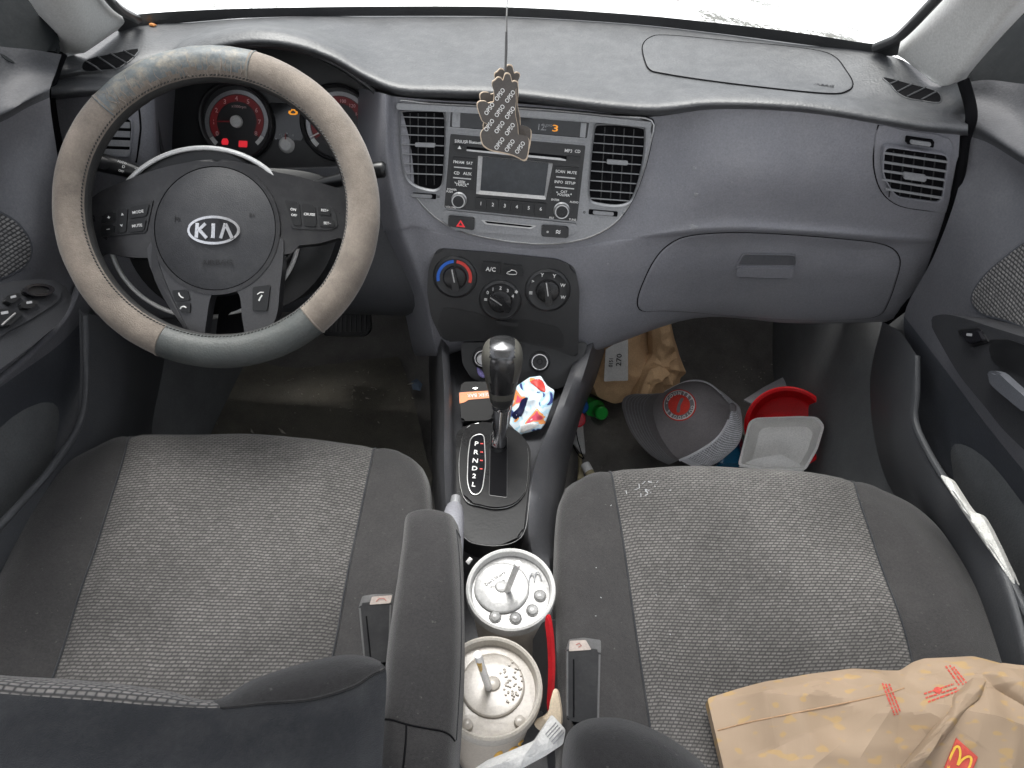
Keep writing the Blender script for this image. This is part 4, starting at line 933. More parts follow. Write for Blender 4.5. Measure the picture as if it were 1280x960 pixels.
# kick panel & pocket front
KL = [[(98,385,-.575),(108,392,-.57),(150,398,-.56),(175,402,-.565),(215,405,-.60)],
      [(100,470,-.575),(112,470,-.568),(150,475,-.555),(170,478,-.56),(200,480,-.60)],
      [(92,545,-.575),(104,540,-.568),(140,555,-.555),(165,550,-.565),(190,545,-.60)],
      [(40,610,-.575),(58,605,-.565),(110,640,-.555),(160,640,-.56),(200,640,-.60)],
      [(-60,720,-.57),(-40,715,-.56),(20,760,-.55),(80,780,-.55),(120,790,-.60)]]
gKL = loft([pxrow(r) for r in KL], 5, 6)
M['kick'] = mat('dark_sill_plastic', (.062, .065, .071), .55, grain=.3, gscale=600, var=.12, dust=.12, dustcol=(.13, .12, .10))
kl = grid_obj('kick_panel', gKL, M['kick']); tag(kl, 'dark plastic kick panel beside the driver floor mat', 'kick panel')
tube('pocket_edge', spl([PX(x, y, -.557) for x, y in ((106,394),(107,430),(108,480),(104,515),(92,545),(60,590),(20,635),(-30,690))], 5), .0045, M['kick'], dl, 8)
tube('armrest_edge', spl([PX(x, y, -.575) for x, y in ((100,350),(92,375),(75,405),(40,440),(0,474),(-50,515))], 5), .004, M['doorgrey'], dl, 8)

dr = thing('door_card', 'grey passenger door with pull handle and white cloth in its pocket', 'door panel', (.62, .5, .1), 'front doors')
DR = [[(1202,104,.553),(1235,100,.575),(1280,105,.60),(1340,110,.61),(1430,120,.63)],
      [(1209,125,.56),(1240,130,.578),(1280,150,.595),(1340,165,.605),(1430,190,.62)],
      [(1213,150,.55),(1240,166,.56),(1280,192,.575),(1340,225,.585),(1430,270,.595)],
      [(1211,170,.55),(1238,180,.565),(1280,206,.582),(1340,240,.592),(1430,290,.60)],
      [(1205,205,.557),(1235,215,.575),(1280,240,.60),(1340,270,.615),(1430,320,.625)],
      [(1190,262,.56),(1220,290,.58),(1270,330,.60),(1340,380,.61),(1430,440,.62)],
      [(1165,325,.572),(1200,370,.59),(1250,430,.60),(1320,500,.60),(1430,580,.60)],
      [(1130,395,.585),(1180,460,.60),(1240,540,.61),(1310,620,.61),(1430,720,.61)],
      [(1140,460,.60),(1180,535,.61),(1235,610,.62),(1300,690,.62),(1430,830,.62)],
      [(1140,530,.60),(1190,600,.61),(1240,680,.62),(1290,780,.62),(1430,1000,.62)]]
gDR = loft([pxrow(r) for r in DR], 6, 6); bDR = bvh_of(gDR)
door_meshes(gDR, dr)
io = sm([(1350,280),(1290,300),(1262,318),(1236,340),(1219,362),(1216,378),(1228,392),(1262,402),(1300,416),(1370,430)], 4)
ins2 = patch('cloth_insert', io, bDR, .002, M['doorweave'], dr, rings=6); planar_uv(ins2); seam('insert_piping', io, bDR, .0022, M['doordark'], ins2)
PAr = plane3(PX(1180, 410, .548), PX(1280, 440, .548), PX(1260, 540, .545))
aro = sm([(1163,404),(1166,396),(1182,393),(1206,398),(1240,409),(1275,420),(1330,440),(1390,520),(1390,660),(1330,615),(1290,572),(1255,538),(1230,507),(1200,470),(1176,430)], 4)
arm2 = slab('armrest', aro, PAr, -.055, 0, M['arm'], dr, bev=.010, seg=4)
slab('pull_recess', rq([(1236,425),(1262,424),(1300,438),(1300,500),(1262,470),(1240,448)], 6), PAr, -.002, .0012, M['black'], arm2)
slab('pull_handle', sm([(1245,466),(1258,466),(1275,480),(1310,512),(1300,520),(1270,498),(1250,480)], 3), PAr, .001, .012, M['doordark'], arm2, bev=.004)
slab('switch_plate', rq([(1198,413),(1226,410),(1238,428),(1216,434)], 3), PAr, -.001, .002, M['black'], arm2)
ws = slab('window_switch', rq([(1207,415.5),(1229,413),(1235,426),(1217,431)], 3), PAr, .001, .007, M['gloss'], arm2, bev=.002)
slab('switch_symbol', rrect(1219, 419, 7, 3.4, .5, 5), PAr, .0066, .0072, M['slat'], ws)
KR = [[(1103,402,.575),(1125,415,.565),(1143,440,.562),(1150,450,.57)],
      [(1088,470,.60),(1110,475,.565),(1138,480,.558),(1147,482,.565)],
      [(1092,540,.60),(1110,540,.565),(1138,535,.555),(1146,530,.562)],
      [(1110,605,.60),(1130,600,.565),(1165,592,.553),(1175,582,.56)],
      [(1150,660,.60),(1175,655,.56),(1215,660,.55),(1224,650,.555)],
      [(1200,760,.60),(1225,760,.555),(1255,745,.545),(1266,735,.55)],
      [(1240,960,.60),(1260,960,.55),(1300,930,.54),(1312,915,.545)]]
kr = grid_obj('kick_panel', loft([pxrow(r) for r in KR], 5, 6), M['kick']); tag(kr, 'dark scuffed sill and kick panel beside the passenger seat', 'kick panel')
tube('pocket_edge', spl([PX(x, y, .555) for x, y in ((1146,445),(1146,490),(1144,525),(1158,560),(1185,605),(1222,655),(1258,715),(1285,770))], 5), .0045, M['kick'], dr, 8)
M['wallcarpet'] = mat('dark_wall_carpet', (.125, .13, .133), .9, grain=.5, gscale=400, var=.2)
# deep kick walls at the sides of the footwell
for sx_, nm in ((-1, 'driver'), (1, 'passenger')):
    g = loft([[V((sx_ * (.60 + .02 * (z > .3)), y * (1 if z < .6 else .68), z)) for y in (-.1, .4, .8, 1.2, 1.46)] for z in (-.02, .2, .5, .80)], 4, 4)
    w = grid_obj('footwell_wall', g, M['wallcarpet']); tag(w, 'dark side wall of the %s footwell below the dashboard' % nm, None, None, 'structure')
bmx = bDR
# cloth in the passenger pocket
Pcl = Plane(PX(1225, 660, .542), V((-.8, -.2, .5)))
M['terry'] = mat('white_terry_cloth', (.60, .60, .575), .95, grain=1.0, gscale=500, var=.18, vscale=60)
cw = puff('terry_cloth', sm([(1176,595),(1186,598),(1196,612),(1206,628),(1216,640),(1226,644),(1240,668),(1255,700),(1268,728),(1262,724),(1245,700),(1225,672),(1205,642),(1188,616)], 4), Pcl, .006, .006, 90, M['terry'], None, rings=6, depth=.012)
tag(cw, 'white terry cloth stuffed in the passenger door pocket', 'cloth')
# door seals at the ends of the dashboard
for pts, nm in (([PY(*p) for p in ((77,66,.895),(68,90,.885),(62,115,.868),(66,150,.868),(73,185,.862),(82,230,.855),(96,300,.85),(112,385,.88))], 'driver'), ([PY(*p) for p in ((1204,100,.895),(1212,128,.88),(1214,150,.866),(1206,175,.868),(1201,210,.862),(1192,255,.864),(1176,305,.872),(1150,365,.895),(1108,402,.93))], 'passenger')):
    t = tube('door_seal', spl(pts, 5), .0065, M['void'], None, 10); tag(t, 'black rubber door seal at the %s end of the dashboard' % nm, 'seal')

# mirror sails
M['sail'] = mat('dark_mirror_sail', (.011, .013, .014), .6, spec=.12, var=.25, vscale=12, dust=.1, dustcol=(.1, .1, .1))
Psl = plane3(PX(0, 60, -.605), PX(70, 60, -.575), PX(20, 0, -.61))
slab('mirror_sail', sm([(-120,-90),(-20,-60),(28,-20),(52,12),(68,40),(75,64),(62,66),(30,64),(0,62),(-60,58),(-150,55)], 4), Psl, -.02, .004, M['sail'], dl, bev=.003)
bmp = patch if False else None
Psr = plane3(PX(1280, 110, .605), PX(1208, 110, .575), PX(1260, 30, .605))
slab('mirror_sail', sm([(1204,104),(1208,82),(1222,58),(1245,36),(1275,18),(1340,-20),(1430,-40),(1430,130),(1340,124),(1290,118),(1250,112),(1222,108)], 4), Psr, -.02, .004, M['sail'], dr, bev=.003)
slab('sail_dish', ell(1262, 84, 46, 50, 48), Psr, .003, .006, M['sail'], dr, bev=.003)
slab('sail_dish', ell(24, 36, 42, 50, 48), Psl, .003, .006, M['sail'], dl, bev=.003)

# ================================================================== PILLARS, WINDSCREEN
def pillar(rows, label):
    g = loft([[PY(*p) for p in r] for r in rows], 6, 6); o = grid_obj('windscreen_pillar', g, M['trim']); return tag(o, label, 'pillar trim', 'windscreen pillars')
pillar([[(72,70,.94),(80,67,.925),(100,67,.925),(112,62,.935),(152,34,1.03),(158,30,1.06)],
        [(70,56,.93),(80,56,.905),(99,57,.905),(118,48,.925),(150,26,1.00),(154,20,1.05)],
        [(30,-8,.86),(44,-8,.835),(70,-6,.84),(100,-4,.88),(126,-4,.95),(132,-10,1.0)],
        [(-60,-110,.72),(-40,-108,.70),(0,-108,.70),(40,-100,.76),(80,-96,.84),(88,-100,.88)]], 'pale grey windscreen pillar trim beside the driver door mirror panel')
pillar([[(1120,72,1.03),(1124,70,1.0),(1150,90,.96),(1168,104,.935),(1190,110,.925),(1210,110,.94)],
        [(1121,58,1.03),(1127,62,.99),(1158,78,.95),(1180,94,.925),(1199,98,.91),(1212,92,.93)],
        [(1186,-12,.97),(1192,-8,.93),(1225,-6,.88),(1252,-4,.85),(1276,0,.83),(1292,4,.86)],
        [(1270,-100,.86),(1276,-98,.82),(1310,-98,.76),(1350,-96,.72),(1390,-94,.70),(1404,-90,.72)]], 'pale grey windscreen pillar trim beside the passenger door mirror panel')
ws_ = thing('windscreen', 'clear windscreen with black printed border, snow behind it', 'windscreen', (0, 1.17, .75))
base_px = [(150,36,1.035),(240,26,1.095),(330,20,1.135),(480,18,1.166),(640,19,1.176),(790,28,1.166),(900,40,1.126),(1000,53,1.076),(1122,69,1.00)]
brow = [PY(*p) for p in base_px]
k_up = [p + V((-p.x * .06, -.50, .40)) for p in brow]
gm, gn, gb2 = newmat('windscreen_glass')
for n in list(gn.nodes):
    if n.type == 'BSDF_PRINCIPLED': gn.nodes.remove(n)
tr = gn.nodes.new('ShaderNodeBsdfTransparent'); gls = gn.nodes.new('ShaderNodeBsdfGlossy'); gls.inputs['Roughness'].default_value = .02; mxs = gn.nodes.new('ShaderNodeMixShader'); mxs.inputs[0].default_value = .04
tr.inputs['Color'].default_value = (.95, .97, .96, 1)
gn.links.new(tr.outputs[0], mxs.inputs[1]); gn.links.new(gls.outputs[0], mxs.inputs[2]); gn.links.new(mxs.outputs[0], gn.nodes['Material Output'].inputs[0])
gW = loft([brow, [a.lerp(b, .35) + V((0, .02, .02)) for a, b in zip(brow, k_up)], [a.lerp(b, .7) + V((0, .02, .02)) for a, b in zip(brow, k_up)], k_up], 4, 4)
grid_obj('glass', gW, gm, ws_)
bm = bmesh.new()
top_px = [(140,22,1.005),(160,20,1.035),(180,17,1.06),(240,13,1.085),(330,10,1.125),(480,8,1.156),(640,9,1.166),(790,18,1.156),(900,29,1.116),(1000,41,1.066),(1085,54,1.02),(1110,52,1.0),(1128,42,.975)]
low_px = [(148,40,1.02),(160,38,1.035),(185,33,1.06),(240,27.5,1.085),(330,21.5,1.125),(480,20,1.156),(640,21,1.166),(790,30,1.156),(900,42,1.116),(1000,55,1.066),(1085,66,1.02),(1110,70,1.0),(1122,69,.980)]
grid_into(bm, loft([[PY(*p) for p in top_px], [PY(*p) for p in low_px]], 4, 2))
finish('black_border', bm, M['gloss'] if False else M['charcoal'], ws_, recalc=False)
tube('border_side', spl([PY(*p) for p in ((1094,60,1.01),(1118,50,.985),(1135,36,.96),(1160,10,.93),(1190,-22,.89),(1230,-60,.84))], 4), .0065, M['charcoal'], ws_, 8)
tube('border_side', spl([PY(*p) for p in ((172,24,1.045),(156,16,1.0),(143,6,.965),(128,-12,.93),(90,-50,.86))], 4), .006, M['charcoal'], ws_, 8)
lf = puff('dry_leaf', [(186,30),(190,28.5),(196,31),(192,32.5),(187,32)], Plane(cast(bU, (190, 32))[0] + V((0, 0, .003)), V((0, -.3, 1))), .002, .002, 100, mat('orange_leaf', (.55, .22, .06), .7), None, rings=3, depth=.001)
tag(lf, 'tiny orange leaf fragment at the foot of the windscreen', 'leaf')

# ================================================================== OUTSIDE
sm_, snt, sb = newmat('snow'); L = snt.links.new
tc = N_(snt, 'ShaderNodeTexCoord'); no = N_(snt, 'ShaderNodeTexNoise'); no.inputs['Scale'].default_value = 110; no.inputs['Detail'].default_value = 9; no.inputs['Roughness'].default_value = .8
L(tc.outputs['Object'], no.inputs['Vector'])
n2 = N_(snt, 'ShaderNodeTexNoise'); n2.inputs['Scale'].default_value = 5.5; n2.inputs['Detail'].default_value = 2; L(tc.outputs['Object'], n2.inputs['Vector'])
ad = N_(snt, 'ShaderNodeMath', operation='MULTIPLY'); L(no.outputs['Fac'], ad.inputs[0]); L(n2.outputs['Fac'], ad.inputs[1])
rp = N_(snt, 'ShaderNodeValToRGB'); rp.color_ramp.elements[0].position = .285; rp.color_ramp.elements[0].color = (.86, .87, .88, 1); rp.color_ramp.elements[1].position = .325; rp.color_ramp.elements[1].color = (.12, .12, .11, 1)
L(ad.outputs[0], rp.inputs['Fac']); L(rp.outputs['Color'], sb.inputs['Base Color']); sb.inputs['Roughness'].default_value = .9
sb.inputs['Subsurface Weight'].default_value = 0
hood = [[V((x, y, z - .10 * (abs(x) / .8) ** 2.2)) for x in (-.85, -.6, -.3, 0, .3, .6, .85)] for y, z in ((1.16, .70), (1.35, .735), (1.7, .70), (2.05, .63), (2.25, .52), (2.30, .30))]
gH = loft(hood, 6, 6)
for r in gH:
    for p in r: p.z += .006 * noise.noise(p * 5)
hd = thing('car_bonnet', 'snow covered car bonnet outside the windscreen', 'bonnet', (0, 1.7, .6))
grid_obj('bonnet_panel', [[p - V((0, 0, .02)) for p in r] for r in gH], mat('silver_car_paint', (.4, .4, .41), .3, metal=.5), hd)
sn = grid_obj('snow_layer', gH, sm_, hd); sn['kind'] = 'stuff'
bm = bmesh.new(); grid_into(bm, [[V((x, y, -.35)) for x in (-60, -5, 0, 5, 60)] for y in (-60, -5, 3, 60, 200)])
tag(finish('snowy_ground', bm, mat('dimmed_snow', (.5, .5, .51), .9, var=.06, vscale=2), None, recalc=False), 'snow covered ground around the car', None, None, 'structure')  # ground snow darkened to limit the light it bounces into the car

# unseen roof added over the seats so light comes in through the glass
rf = thing('unseen_car_roof', 'unseen car roof with pale headliner, added to shade the seats', 'roof', (0, -.3, 1.33))
M['liner'] = mat('pale_headliner', (.55, .55, .53), .9, var=.04)
gRf = loft([[V((x, y, z - .10 * (abs(x) / .6) ** 3)) for x in (-.60, -.4, 0, .4, .60)] for y, z in ((.52, 1.27), (.30, 1.33), (-.4, 1.37), (-1.2, 1.32))], 4, 5)
grid_obj('headliner', gRf, M['liner'], rf)
grid_obj('roof_panel', [[p + V((0, 0, .04)) for p in r] for r in gRf], mat('silver_roof_paint', (.4, .4, .41), .3, metal=.4), rf)
# ================================================================== SEATS
def pz_rows(rows): return [[PZ(*p) for p in r] for r in rows]
def wrinkle(g, amp, f):
    for r in g:
        for p in r: p.z += amp * noise.noise(p * f)
def cushion(rows, par):
    R = pz_rows(rows)
    R = [[p + V((0, -.02, -.16)) for p in R[0]], [p + V((0, .012, -.05)) for p in R[0]]] + R
    n = 7; g = loft(R, n, 8); wrinkle(g, .004, 11)
    cL, cR = 2 * n, 4 * n
    for r in g:                                  # sewn seams pull the cloth in
        for c in (cL, cR): r[c].z -= .0035
    o = grid_obj('seat_cushion', g, M['weave'], par, cL, cR, 70)
    for a, b in ((0, cL), (cR, len(g[0]) - 1)): grid_obj('side_bolster', g, M['bolster'], par, a, b, 70)
    for c in (cL, cR): tube('seat_seam', [r[c] + V((0, 0, .0012)) for r in g[10:]], .0013, M['backcloth'], o, 6)
    return g, o
ps = thing('front_seat', 'front passenger seat in woven grey cloth with a paper bag lying on it', 'car seat', (.33, .35, .05), 'front seats')
gPS, cPS = cushion([[(706,612,.345),(722,601,.355),(763,589,.36),(920,583,.362),(1066,600,.36),(1100,611,.355),(1128,624,.35),(1136,632,.33)],
    [(695,650,.31),(705,628,.372),(769,614,.374),(922,611,.374),(1076,626,.374),(1135,640,.372),(1178,668,.36),(1186,674,.30)],
    [(692,720,.28),(700,715,.374),(783,700,.368),(935,700,.364),(1103,705,.368),(1180,722,.378),(1236,755,.36),(1244,762,.28)],
    [(692,800,.28),(702,800,.380),(797,800,.364),(950,805,.358),(1135,800,.364),(1210,812,.385),(1256,835,.36),(1264,840,.28)],
    [(694,920,.28),(706,920,.385),(815,920,.36),(965,930,.354),(1162,920,.36),(1225,920,.388),(1264,930,.36),(1272,932,.28)],
    [(694,1080,.28),(706,1080,.40),(830,1080,.37),(985,1080,.36),(1190,1080,.37),(1240,1080,.40),(1280,1080,.38),(1288,1080,.28)]], ps)
ds = thing('front_seat', 'driver seat in woven grey cloth with a fold down padded armrest', 'car seat', (-.33, .35, .05), 'front seats')
gDS, cDS = cushion([[(118,570,.335),(140,554,.35),(164,546,.358),(320,543,.362),(468,559,.358),(506,570,.352),(526,585,.345),(533,596,.32)],
    [(45,608,.30),(74,588,.365),(153,574,.374),(317,573,.374),(461,588,.374),(512,600,.372),(535,618,.36),(540,624,.30)],
    [(-5,700,.28),(22,678,.375),(122,672,.368),(295,674,.364),(441,682,.368),(505,692,.378),(538,704,.36),(541,708,.28)],
    [(-45,810,.28),(-18,795,.38),(82,792,.364),(265,797,.358),(419,802,.364),(492,808,.385),(530,815,.36),(534,818,.28)],
    [(-70,930,.28),(-45,920,.385),(40,920,.36),(235,925,.354),(392,920,.36),(472,920,.388),(515,930,.36),(520,932,.28)],
    [(-120,1080,.28),(-90,1080,.40),(0,1080,.37),(200,1080,.36),(370,1080,.37),(455,1080,.40),(500,1080,.38),(505,1080,.28)]], ds)
# driver backrest seen from above
def pd_rows(rows): return [[PD(*p) for p in r] for r in rows]
x1 = [(-130,830),(-60,838),(0,845),(70,849),(140,855),(205,864),(268,877),(315,853),(370,834),(425,821),(458,821),(476,827)]
x2 = [(-130,858),(-60,864),(0,867),(70,871),(140,877),(205,882),(276,885),(330,880),(390,874),(440,859),(464,844),(482,835)]
bk_ = [[(x, y + 30, .56) for x, y in x1], [(x, y + 3, .46) for x, y in x1], [(x, y, .425) for x, y in x1], [(x, (y + b) * .5 - 3, .408) for (x, y), (_, b) in zip(x1, [(0, q[1]) for q in x2])],
       [(x, y, .40) for x, y in x2], [(x + (2 if i < 11 else 1), y + 22, .392) for i, (x, y) in enumerate(x2)], [(x - (2 if i > 8 else 0), y + 75, .375) for i, (x, y) in enumerate(x2)], [(x - (8 if i > 8 else 0), y + 170, .34) for i, (x, y) in enumerate(x2)], [(x - 20, y + 320, .32) for x, y in x2]]
gB = loft(pd_rows(bk_), 6, 6); n = 6
for r in gB:
    for p in r: p += V((0, 0, .003 * noise.noise(p * 18)))
M['weave2'] = weave('woven_backrest_cloth', (.27, .25, .235), (.20, .19, .178), (.050, .049, .049), .0062, .0046, .25, .9)
bo = grid_obj('backrest', gB[4 * n:], M['backcloth'], ds, ang=70)
grid_obj('backrest_insert', gB[:4 * n + 1], M['weave2'], bo, 0, 6 * n, 70)
grid_obj('backrest_bolster', gB[:4 * n + 1], M['bolster'], bo, 6 * n, None, 70)
tube('backrest_seam', [p + V((0, 0, .0005)) for p in gB[4 * n][6 * n:]], .0009, M['bolster'], bo, 6)
# passenger backrest corner
y1 = [(702,985),(703,945),(709,918),(724,903),(748,897),(785,900),(830,918),(872,948),(905,985),(960,1040)]
c_ = (800, 1060)
def shr(k, d): return [(c_[0] + (x - c_[0]) * k, c_[1] + (y - c_[1]) * k, d) for x, y in y1]
gB2 = loft(pd_rows([shr(.98, .52), shr(1.0, .44), shr(.975, .415), shr(.90, .398), shr(.72, .385), shr(.4, .375), shr(.02, .37)]), 5, 5)
grid_obj('backrest', gB2, M['bolster'], ps, ang=70)
# armrest on the driver seat
AR = [[(513,655,.46),(516,650,.47),(535,648,.47),(556,652,.47),(566,660,.46)],
      [(506,655,.45),(510,643,.490),(536,637,.497),(562,643,.490),(572,656,.45)],
      [(502,690,.43),(506,680,.498),(536,674,.506),(567,680,.498),(578,690,.43)],
      [(493,750,.43),(498,748,.498),(536,745,.506),(570,748,.498),(580,752,.43)],
      [(485,805,.43),(490,804,.498),(535,802,.506),(571,806,.498),(581,810,.43)],
      [(480,855,.43),(485,855,.498),(530,856,.506),(569,860,.498),(580,864,.43)],
      [(476,900,.43),(480,900,.496),(527,908,.503),(566,916,.496),(577,920,.43)],
      [(471,950,.43),(475,952,.498),(522,958,.506),(563,962,.498),(574,965,.43)],
      [(462,1060,.43),(466,1060,.50),(515,1064,.505),(556,1066,.50),(568,1068,.43)]]
gA = loft(pz_rows(AR), 6, 7); wrinkle(gA, .003, 22)
ao_ = grid_obj('armrest', gA, M['bolster'], ds, ang=75)
bA = bvh_of(gA)
for pts in ([(476,899),(490,900),(510,906),(535,911),(552,914),(562,919),(568,926)], [(508,906),(507,930),(504,960),(500,990)], [(569,650),(574,700),(576,760),(576,820),(573,880),(570,925)]):
    tube('armrest_seam', [cast(bA, p, .0003)[0] for p in spl([V(p) for p in pts], 4)], .0008 if pts[0][0] != 569 else .0005, M['seam'] if pts[0][0] != 569 else M['backcloth'], ao_, 6)

# buckles
M['buckle'] = mat('buckle_plastic', (.022, .0225, .024), .36, grain=.1, var=.1, dust=.05)
M['pressred'] = mat('faded_red_mark', (.45, .20, .17), .6)
M['buckleedge'] = mat('pale_buckle_edge', (.12, .12, .12), .4, var=.2)  # paler grey for the buckle cap and the lines along its edges
M['bbtn'] = mat('worn_buckle_button', (.46, .40, .36), .45, var=.12, vscale=60)
def buckle(label, body, cap_, btn, d, txt):
    c = body[0]; pl = Plane(PD(c[0], c[1], d), (CAM - PD(c[0], c[1], d)).normalized() + V((0, -.10, .18)))
    t = thing('seat_belt_buckle', label, 'buckle', pl.hit(body[2]), 'seat belt buckles')
    slab('buckle_body', rq(body, 4), pl, -.022, .004, M['buckle'], t, bev=.003, seg=3)
    slab('buckle_cap', rq(cap_, 2.5), pl, -.018, .003, M['buckleedge'], t, bev=.0015)
    b = slab('release_button', rq(btn, 1.5), pl, .001, .0048, M['bbtn'], t, bev=.0008)
    P2 = pl.up(.005); bm = bmesh.new(); tube_into(bm, [P2.hit(p) for p in txt], .0005, 5); finish('press_mark', bm, M['pressred'], b)
    mid = (V(body[2]) + V(body[3])) * .5
    tube('belt_stalk', [pl.hit(mid, -.012), pl.hit((mid.x, mid.y + 30), -.03), pl.hit((mid.x, mid.y + 60), -.08)], .009, M['black'], t, 10)
    seam_ = [pl.hit(p, .0042) for p in ((V(body[0]) + V((9, 16))), (V(body[3]) + V((9, -4))))]; tube('buckle_edge', [pl.hit(p, .0035) for p in (V(body[0]) + V((1, 6)), V(body[3]) + V((1, -6)))], .0010, M['buckleedge'], t, 6); tube('buckle_edge', [pl.hit(p, .0035) for p in (V(body[1]) + V((-1, 6)), V(body[2]) + V((-1, -6)))], .0010, M['buckleedge'], t, 6); tube('buckle_groove', seam_, .0007, M['seam'], t, 6)
buckle('black seat belt buckle between the driver seat cushion and its armrest', [(449,754),(489,750),(487,826),(455,832)], [(448,760),(453,745),(466,743),(491,742),(490,756)], [(465,746),(490,744),(488,754),(462,756)], .66, [(470,752),(474,748),(480,748),(483,751)])
buckle('black seat belt buckle beside the passenger seat cushion', [(708,808),(750,812),(748,905),(708,900)], [(707,815),(712,799),(730,797),(751,800),(751,817)], [(712,801),(732,800),(739,812),(711,814)], .615, [(720,806),(724,804),(727,807),(723,809)])

# ================================================================== LOOSE THINGS
# ---- air freshener
PFr = Plane(PD(632, 140, .74), (CAM - PD(632, 140, .74)).normalized() + V((.10, 0, -.1)))
zf = lambda pts, dx=0, dy=0: sm([(540 + (x + dx) / 6.4, 60 + (y + dy) / 6.4) for x, y in pts], 4)
ft = [(600,195),(622,205),(632,240),(640,262),(660,256),(683,268),(682,300),(670,330),(672,420),(665,520),(685,620),(690,690),(715,697),(755,708),(777,740),(772,820),(757,885),(730,900),(690,880),(640,858),(560,838),(480,822),(432,800),(400,770),(385,710),(390,670),(415,640),(442,610),(400,585),(380,540),(360,480),(358,440),(382,420),(425,422),(445,436),(468,430),(490,420),(492,340),(478,300),(480,265),(500,250),(522,228),(548,232),(565,250),(580,205)]
fr_ = thing('air_freshener', 'brown hand shaped card air freshener with pale letter pattern hanging on a string', 'air freshener', PD(632, 190, .74))
M['card'] = mat('brown_printed_card', (.085, .076, .070), .7, var=.08)
M['cardedge'] = mat('cream_card_edge', (.62, .50, .38), .8, var=.08)
def fpiece(dx, dy, h):
    o = zf(ft, dx, dy); s = slab('card_layer', o, PFr, h, h + .0042, M['cardedge'], fr_)
    slab('printed_face', shrink(o, .965), PFr, h + .004, h + .0047, M['card'], s); return s
f1 = fpiece(0, 0, 0); f2 = fpiece(28, -62, -.013)
items = []
ins_poly = [V(p) for p in zf(ft)]
def inside(p, poly):
    c = False
    for i in range(len(poly)):
        a, b = poly[i - 1], poly[i]
        if (a[1] > p[1]) != (b[1] > p[1]) and p[0] < (b[0] - a[0]) * (p[1] - a[1]) / (b[1] - a[1]) + a[0]: c = not c
    return c
for r in range(-3, 8):
    for c in range(-4, 6):
        x = 540 + c * 82 + r * -1 + (0 if True else 0); y = 370 + r * 130 + c * 16 - (0 if c % 2 == 0 else 0)
        p = (540 + x / 6.4, 60 + y / 6.4)
        if all(inside((p[0] + a, p[1] + b), [((q - V((632,140))) * .95 + V((632,140))) for q in ins_poly]) for a, b in ((0, 0), (4, -6), (-4, 6))): items.append(('OPSO', p[0], p[1], 7.6, 6, -8.5, .85))
texts('letter_pattern', items, PFr, .0049, M['white'], f1, .0001)
stp = [PFr.hit((631.5, 96), -.004), PFr.hit((632, 82), -.004), PFr.hit((633, 40), -.004), PD(634, 0, .74), PD(635, -120, .74)]
M['string'] = mat('grey_string', (.10, .10, .10), .6)
tube('hanging_string', stp, .00085, M['string'], fr_, 6)
tube('string_end', [PFr.hit((633, 90), -.004), PFr.hit((634.3, 60), -.004), PFr.hit((634, 20), -.004), PD(634.4, -20, .742)], .0006, M['string'], fr_, 6)

# ---- disposable vape box on the tray
PB_ = Plane(PZ(595, 510, .335), V((0, -.35, .9)))
M['boxblack'] = mat('shiny_black_box', (.006, .006, .007), .4, spec=.12)
vb = thing('small_box', 'small glossy black box with an orange label lying on the console tray', 'box', PZ(595, 520, .32))
slab('box_body', rq([(574,492),(616,489),(618,521),(610,526),(577,527)], 4), PB_, -.022, .002, M['boxblack'], vb, bev=.003, seg=3)
slab('box_top', rq([(576,479),(580,476),(612,476),(616,490),(575,493)], 4), PB_, -.022, -.003, M['boxblack'], vb, bev=.003)
M['orange'] = mat('orange_label', (.80, .22, .05), .4, var=.25, vscale=40)
slab('orange_label', rq([(574,491.5),(614,489),(614.5,498),(586,500.5),(580,504),(574.5,505)], 1), PB_, -.001, .0026, M['orange'], vb)
texts('label_lettering', [('GEEK BAR', 599, 494.5, 6.5, -10, .7, 1.0)], PB_, .0029, M['white'], vb)
slab('box_button', ell(594, 484.5, 3, 1, 16), PB_, -.004, -.002, M['chrome'], vb)
# ---- crumpled wrapper
wm, wnt, wb_ = newmat('printed_wrapper'); L = wnt.links.new
tc = N_(wnt, 'ShaderNodeTexCoord'); no = N_(wnt, 'ShaderNodeTexNoise'); no.inputs['Scale'].default_value = 34; no.inputs['Detail'].default_value = 1.5; no.inputs['Distortion'].default_value = 1.0; L(tc.outputs['UV'], no.inputs['Vector'])
rp = N_(wnt, 'ShaderNodeValToRGB'); rp.color_ramp.interpolation = 'CONSTANT'; e = rp.color_ramp.elements
e[0].position = 0; e[0].color = (.03, .05, .22, 1); e[1].position = .36; e[1].color = (.45, .70, .85, 1)
for p_, c in ((.40, (.75, .85, .92, 1)), (.52, (.55, .78, .90, 1)), (.57, (.9, .35, .12, 1)), (.63, (.75, .10, .16, 1)), (.68, (.85, .78, .75, 1))):
    q = e.new(p_); q.color = c
L(no.outputs['Fac'], rp.inputs['Fac']); L(rp.outputs['Color'], wb_.inputs['Base Color']); wb_.inputs['Roughness'].default_value = .3
PWr = Plane(PZ(664, 512, .345), V((-.2, -.5, .8)))
wr = puff('snack_wrapper', rq([(637,530),(641,505),(646,482),(662,472),(676,470),(684,482),(693,488),(690,505),(681,529),(676,536),(649,543)], 1.5, 2), PWr, .012, .012, 55, wm, None, rings=12, depth=.004, seed=3)
tag(wr, 'crumpled pale blue and orange plastic wrapper on the console tray', 'wrapper')
bW = bvh_obj(wr)
texts_o = patch('dark_wrapper_print', sm([(652,500),(660,497),(657,508),(652,520),(644,524),(640,518),(648,510)], 3), bW, .0008, mat('navy_print', (.012, .014, .05), .3), wr, rings=4)
patch('red_wrapper_print', sm([(663,477),(674,474),(680,480),(682,490),(675,488),(668,482)], 3), bW, .0009, M['red'], wr, rings=4)
patch('white_wrapper_corner', [(650,532),(664,528),(676,530),(664,537),(651,541)], bW, .0008, M['white'], wr, rings=3)
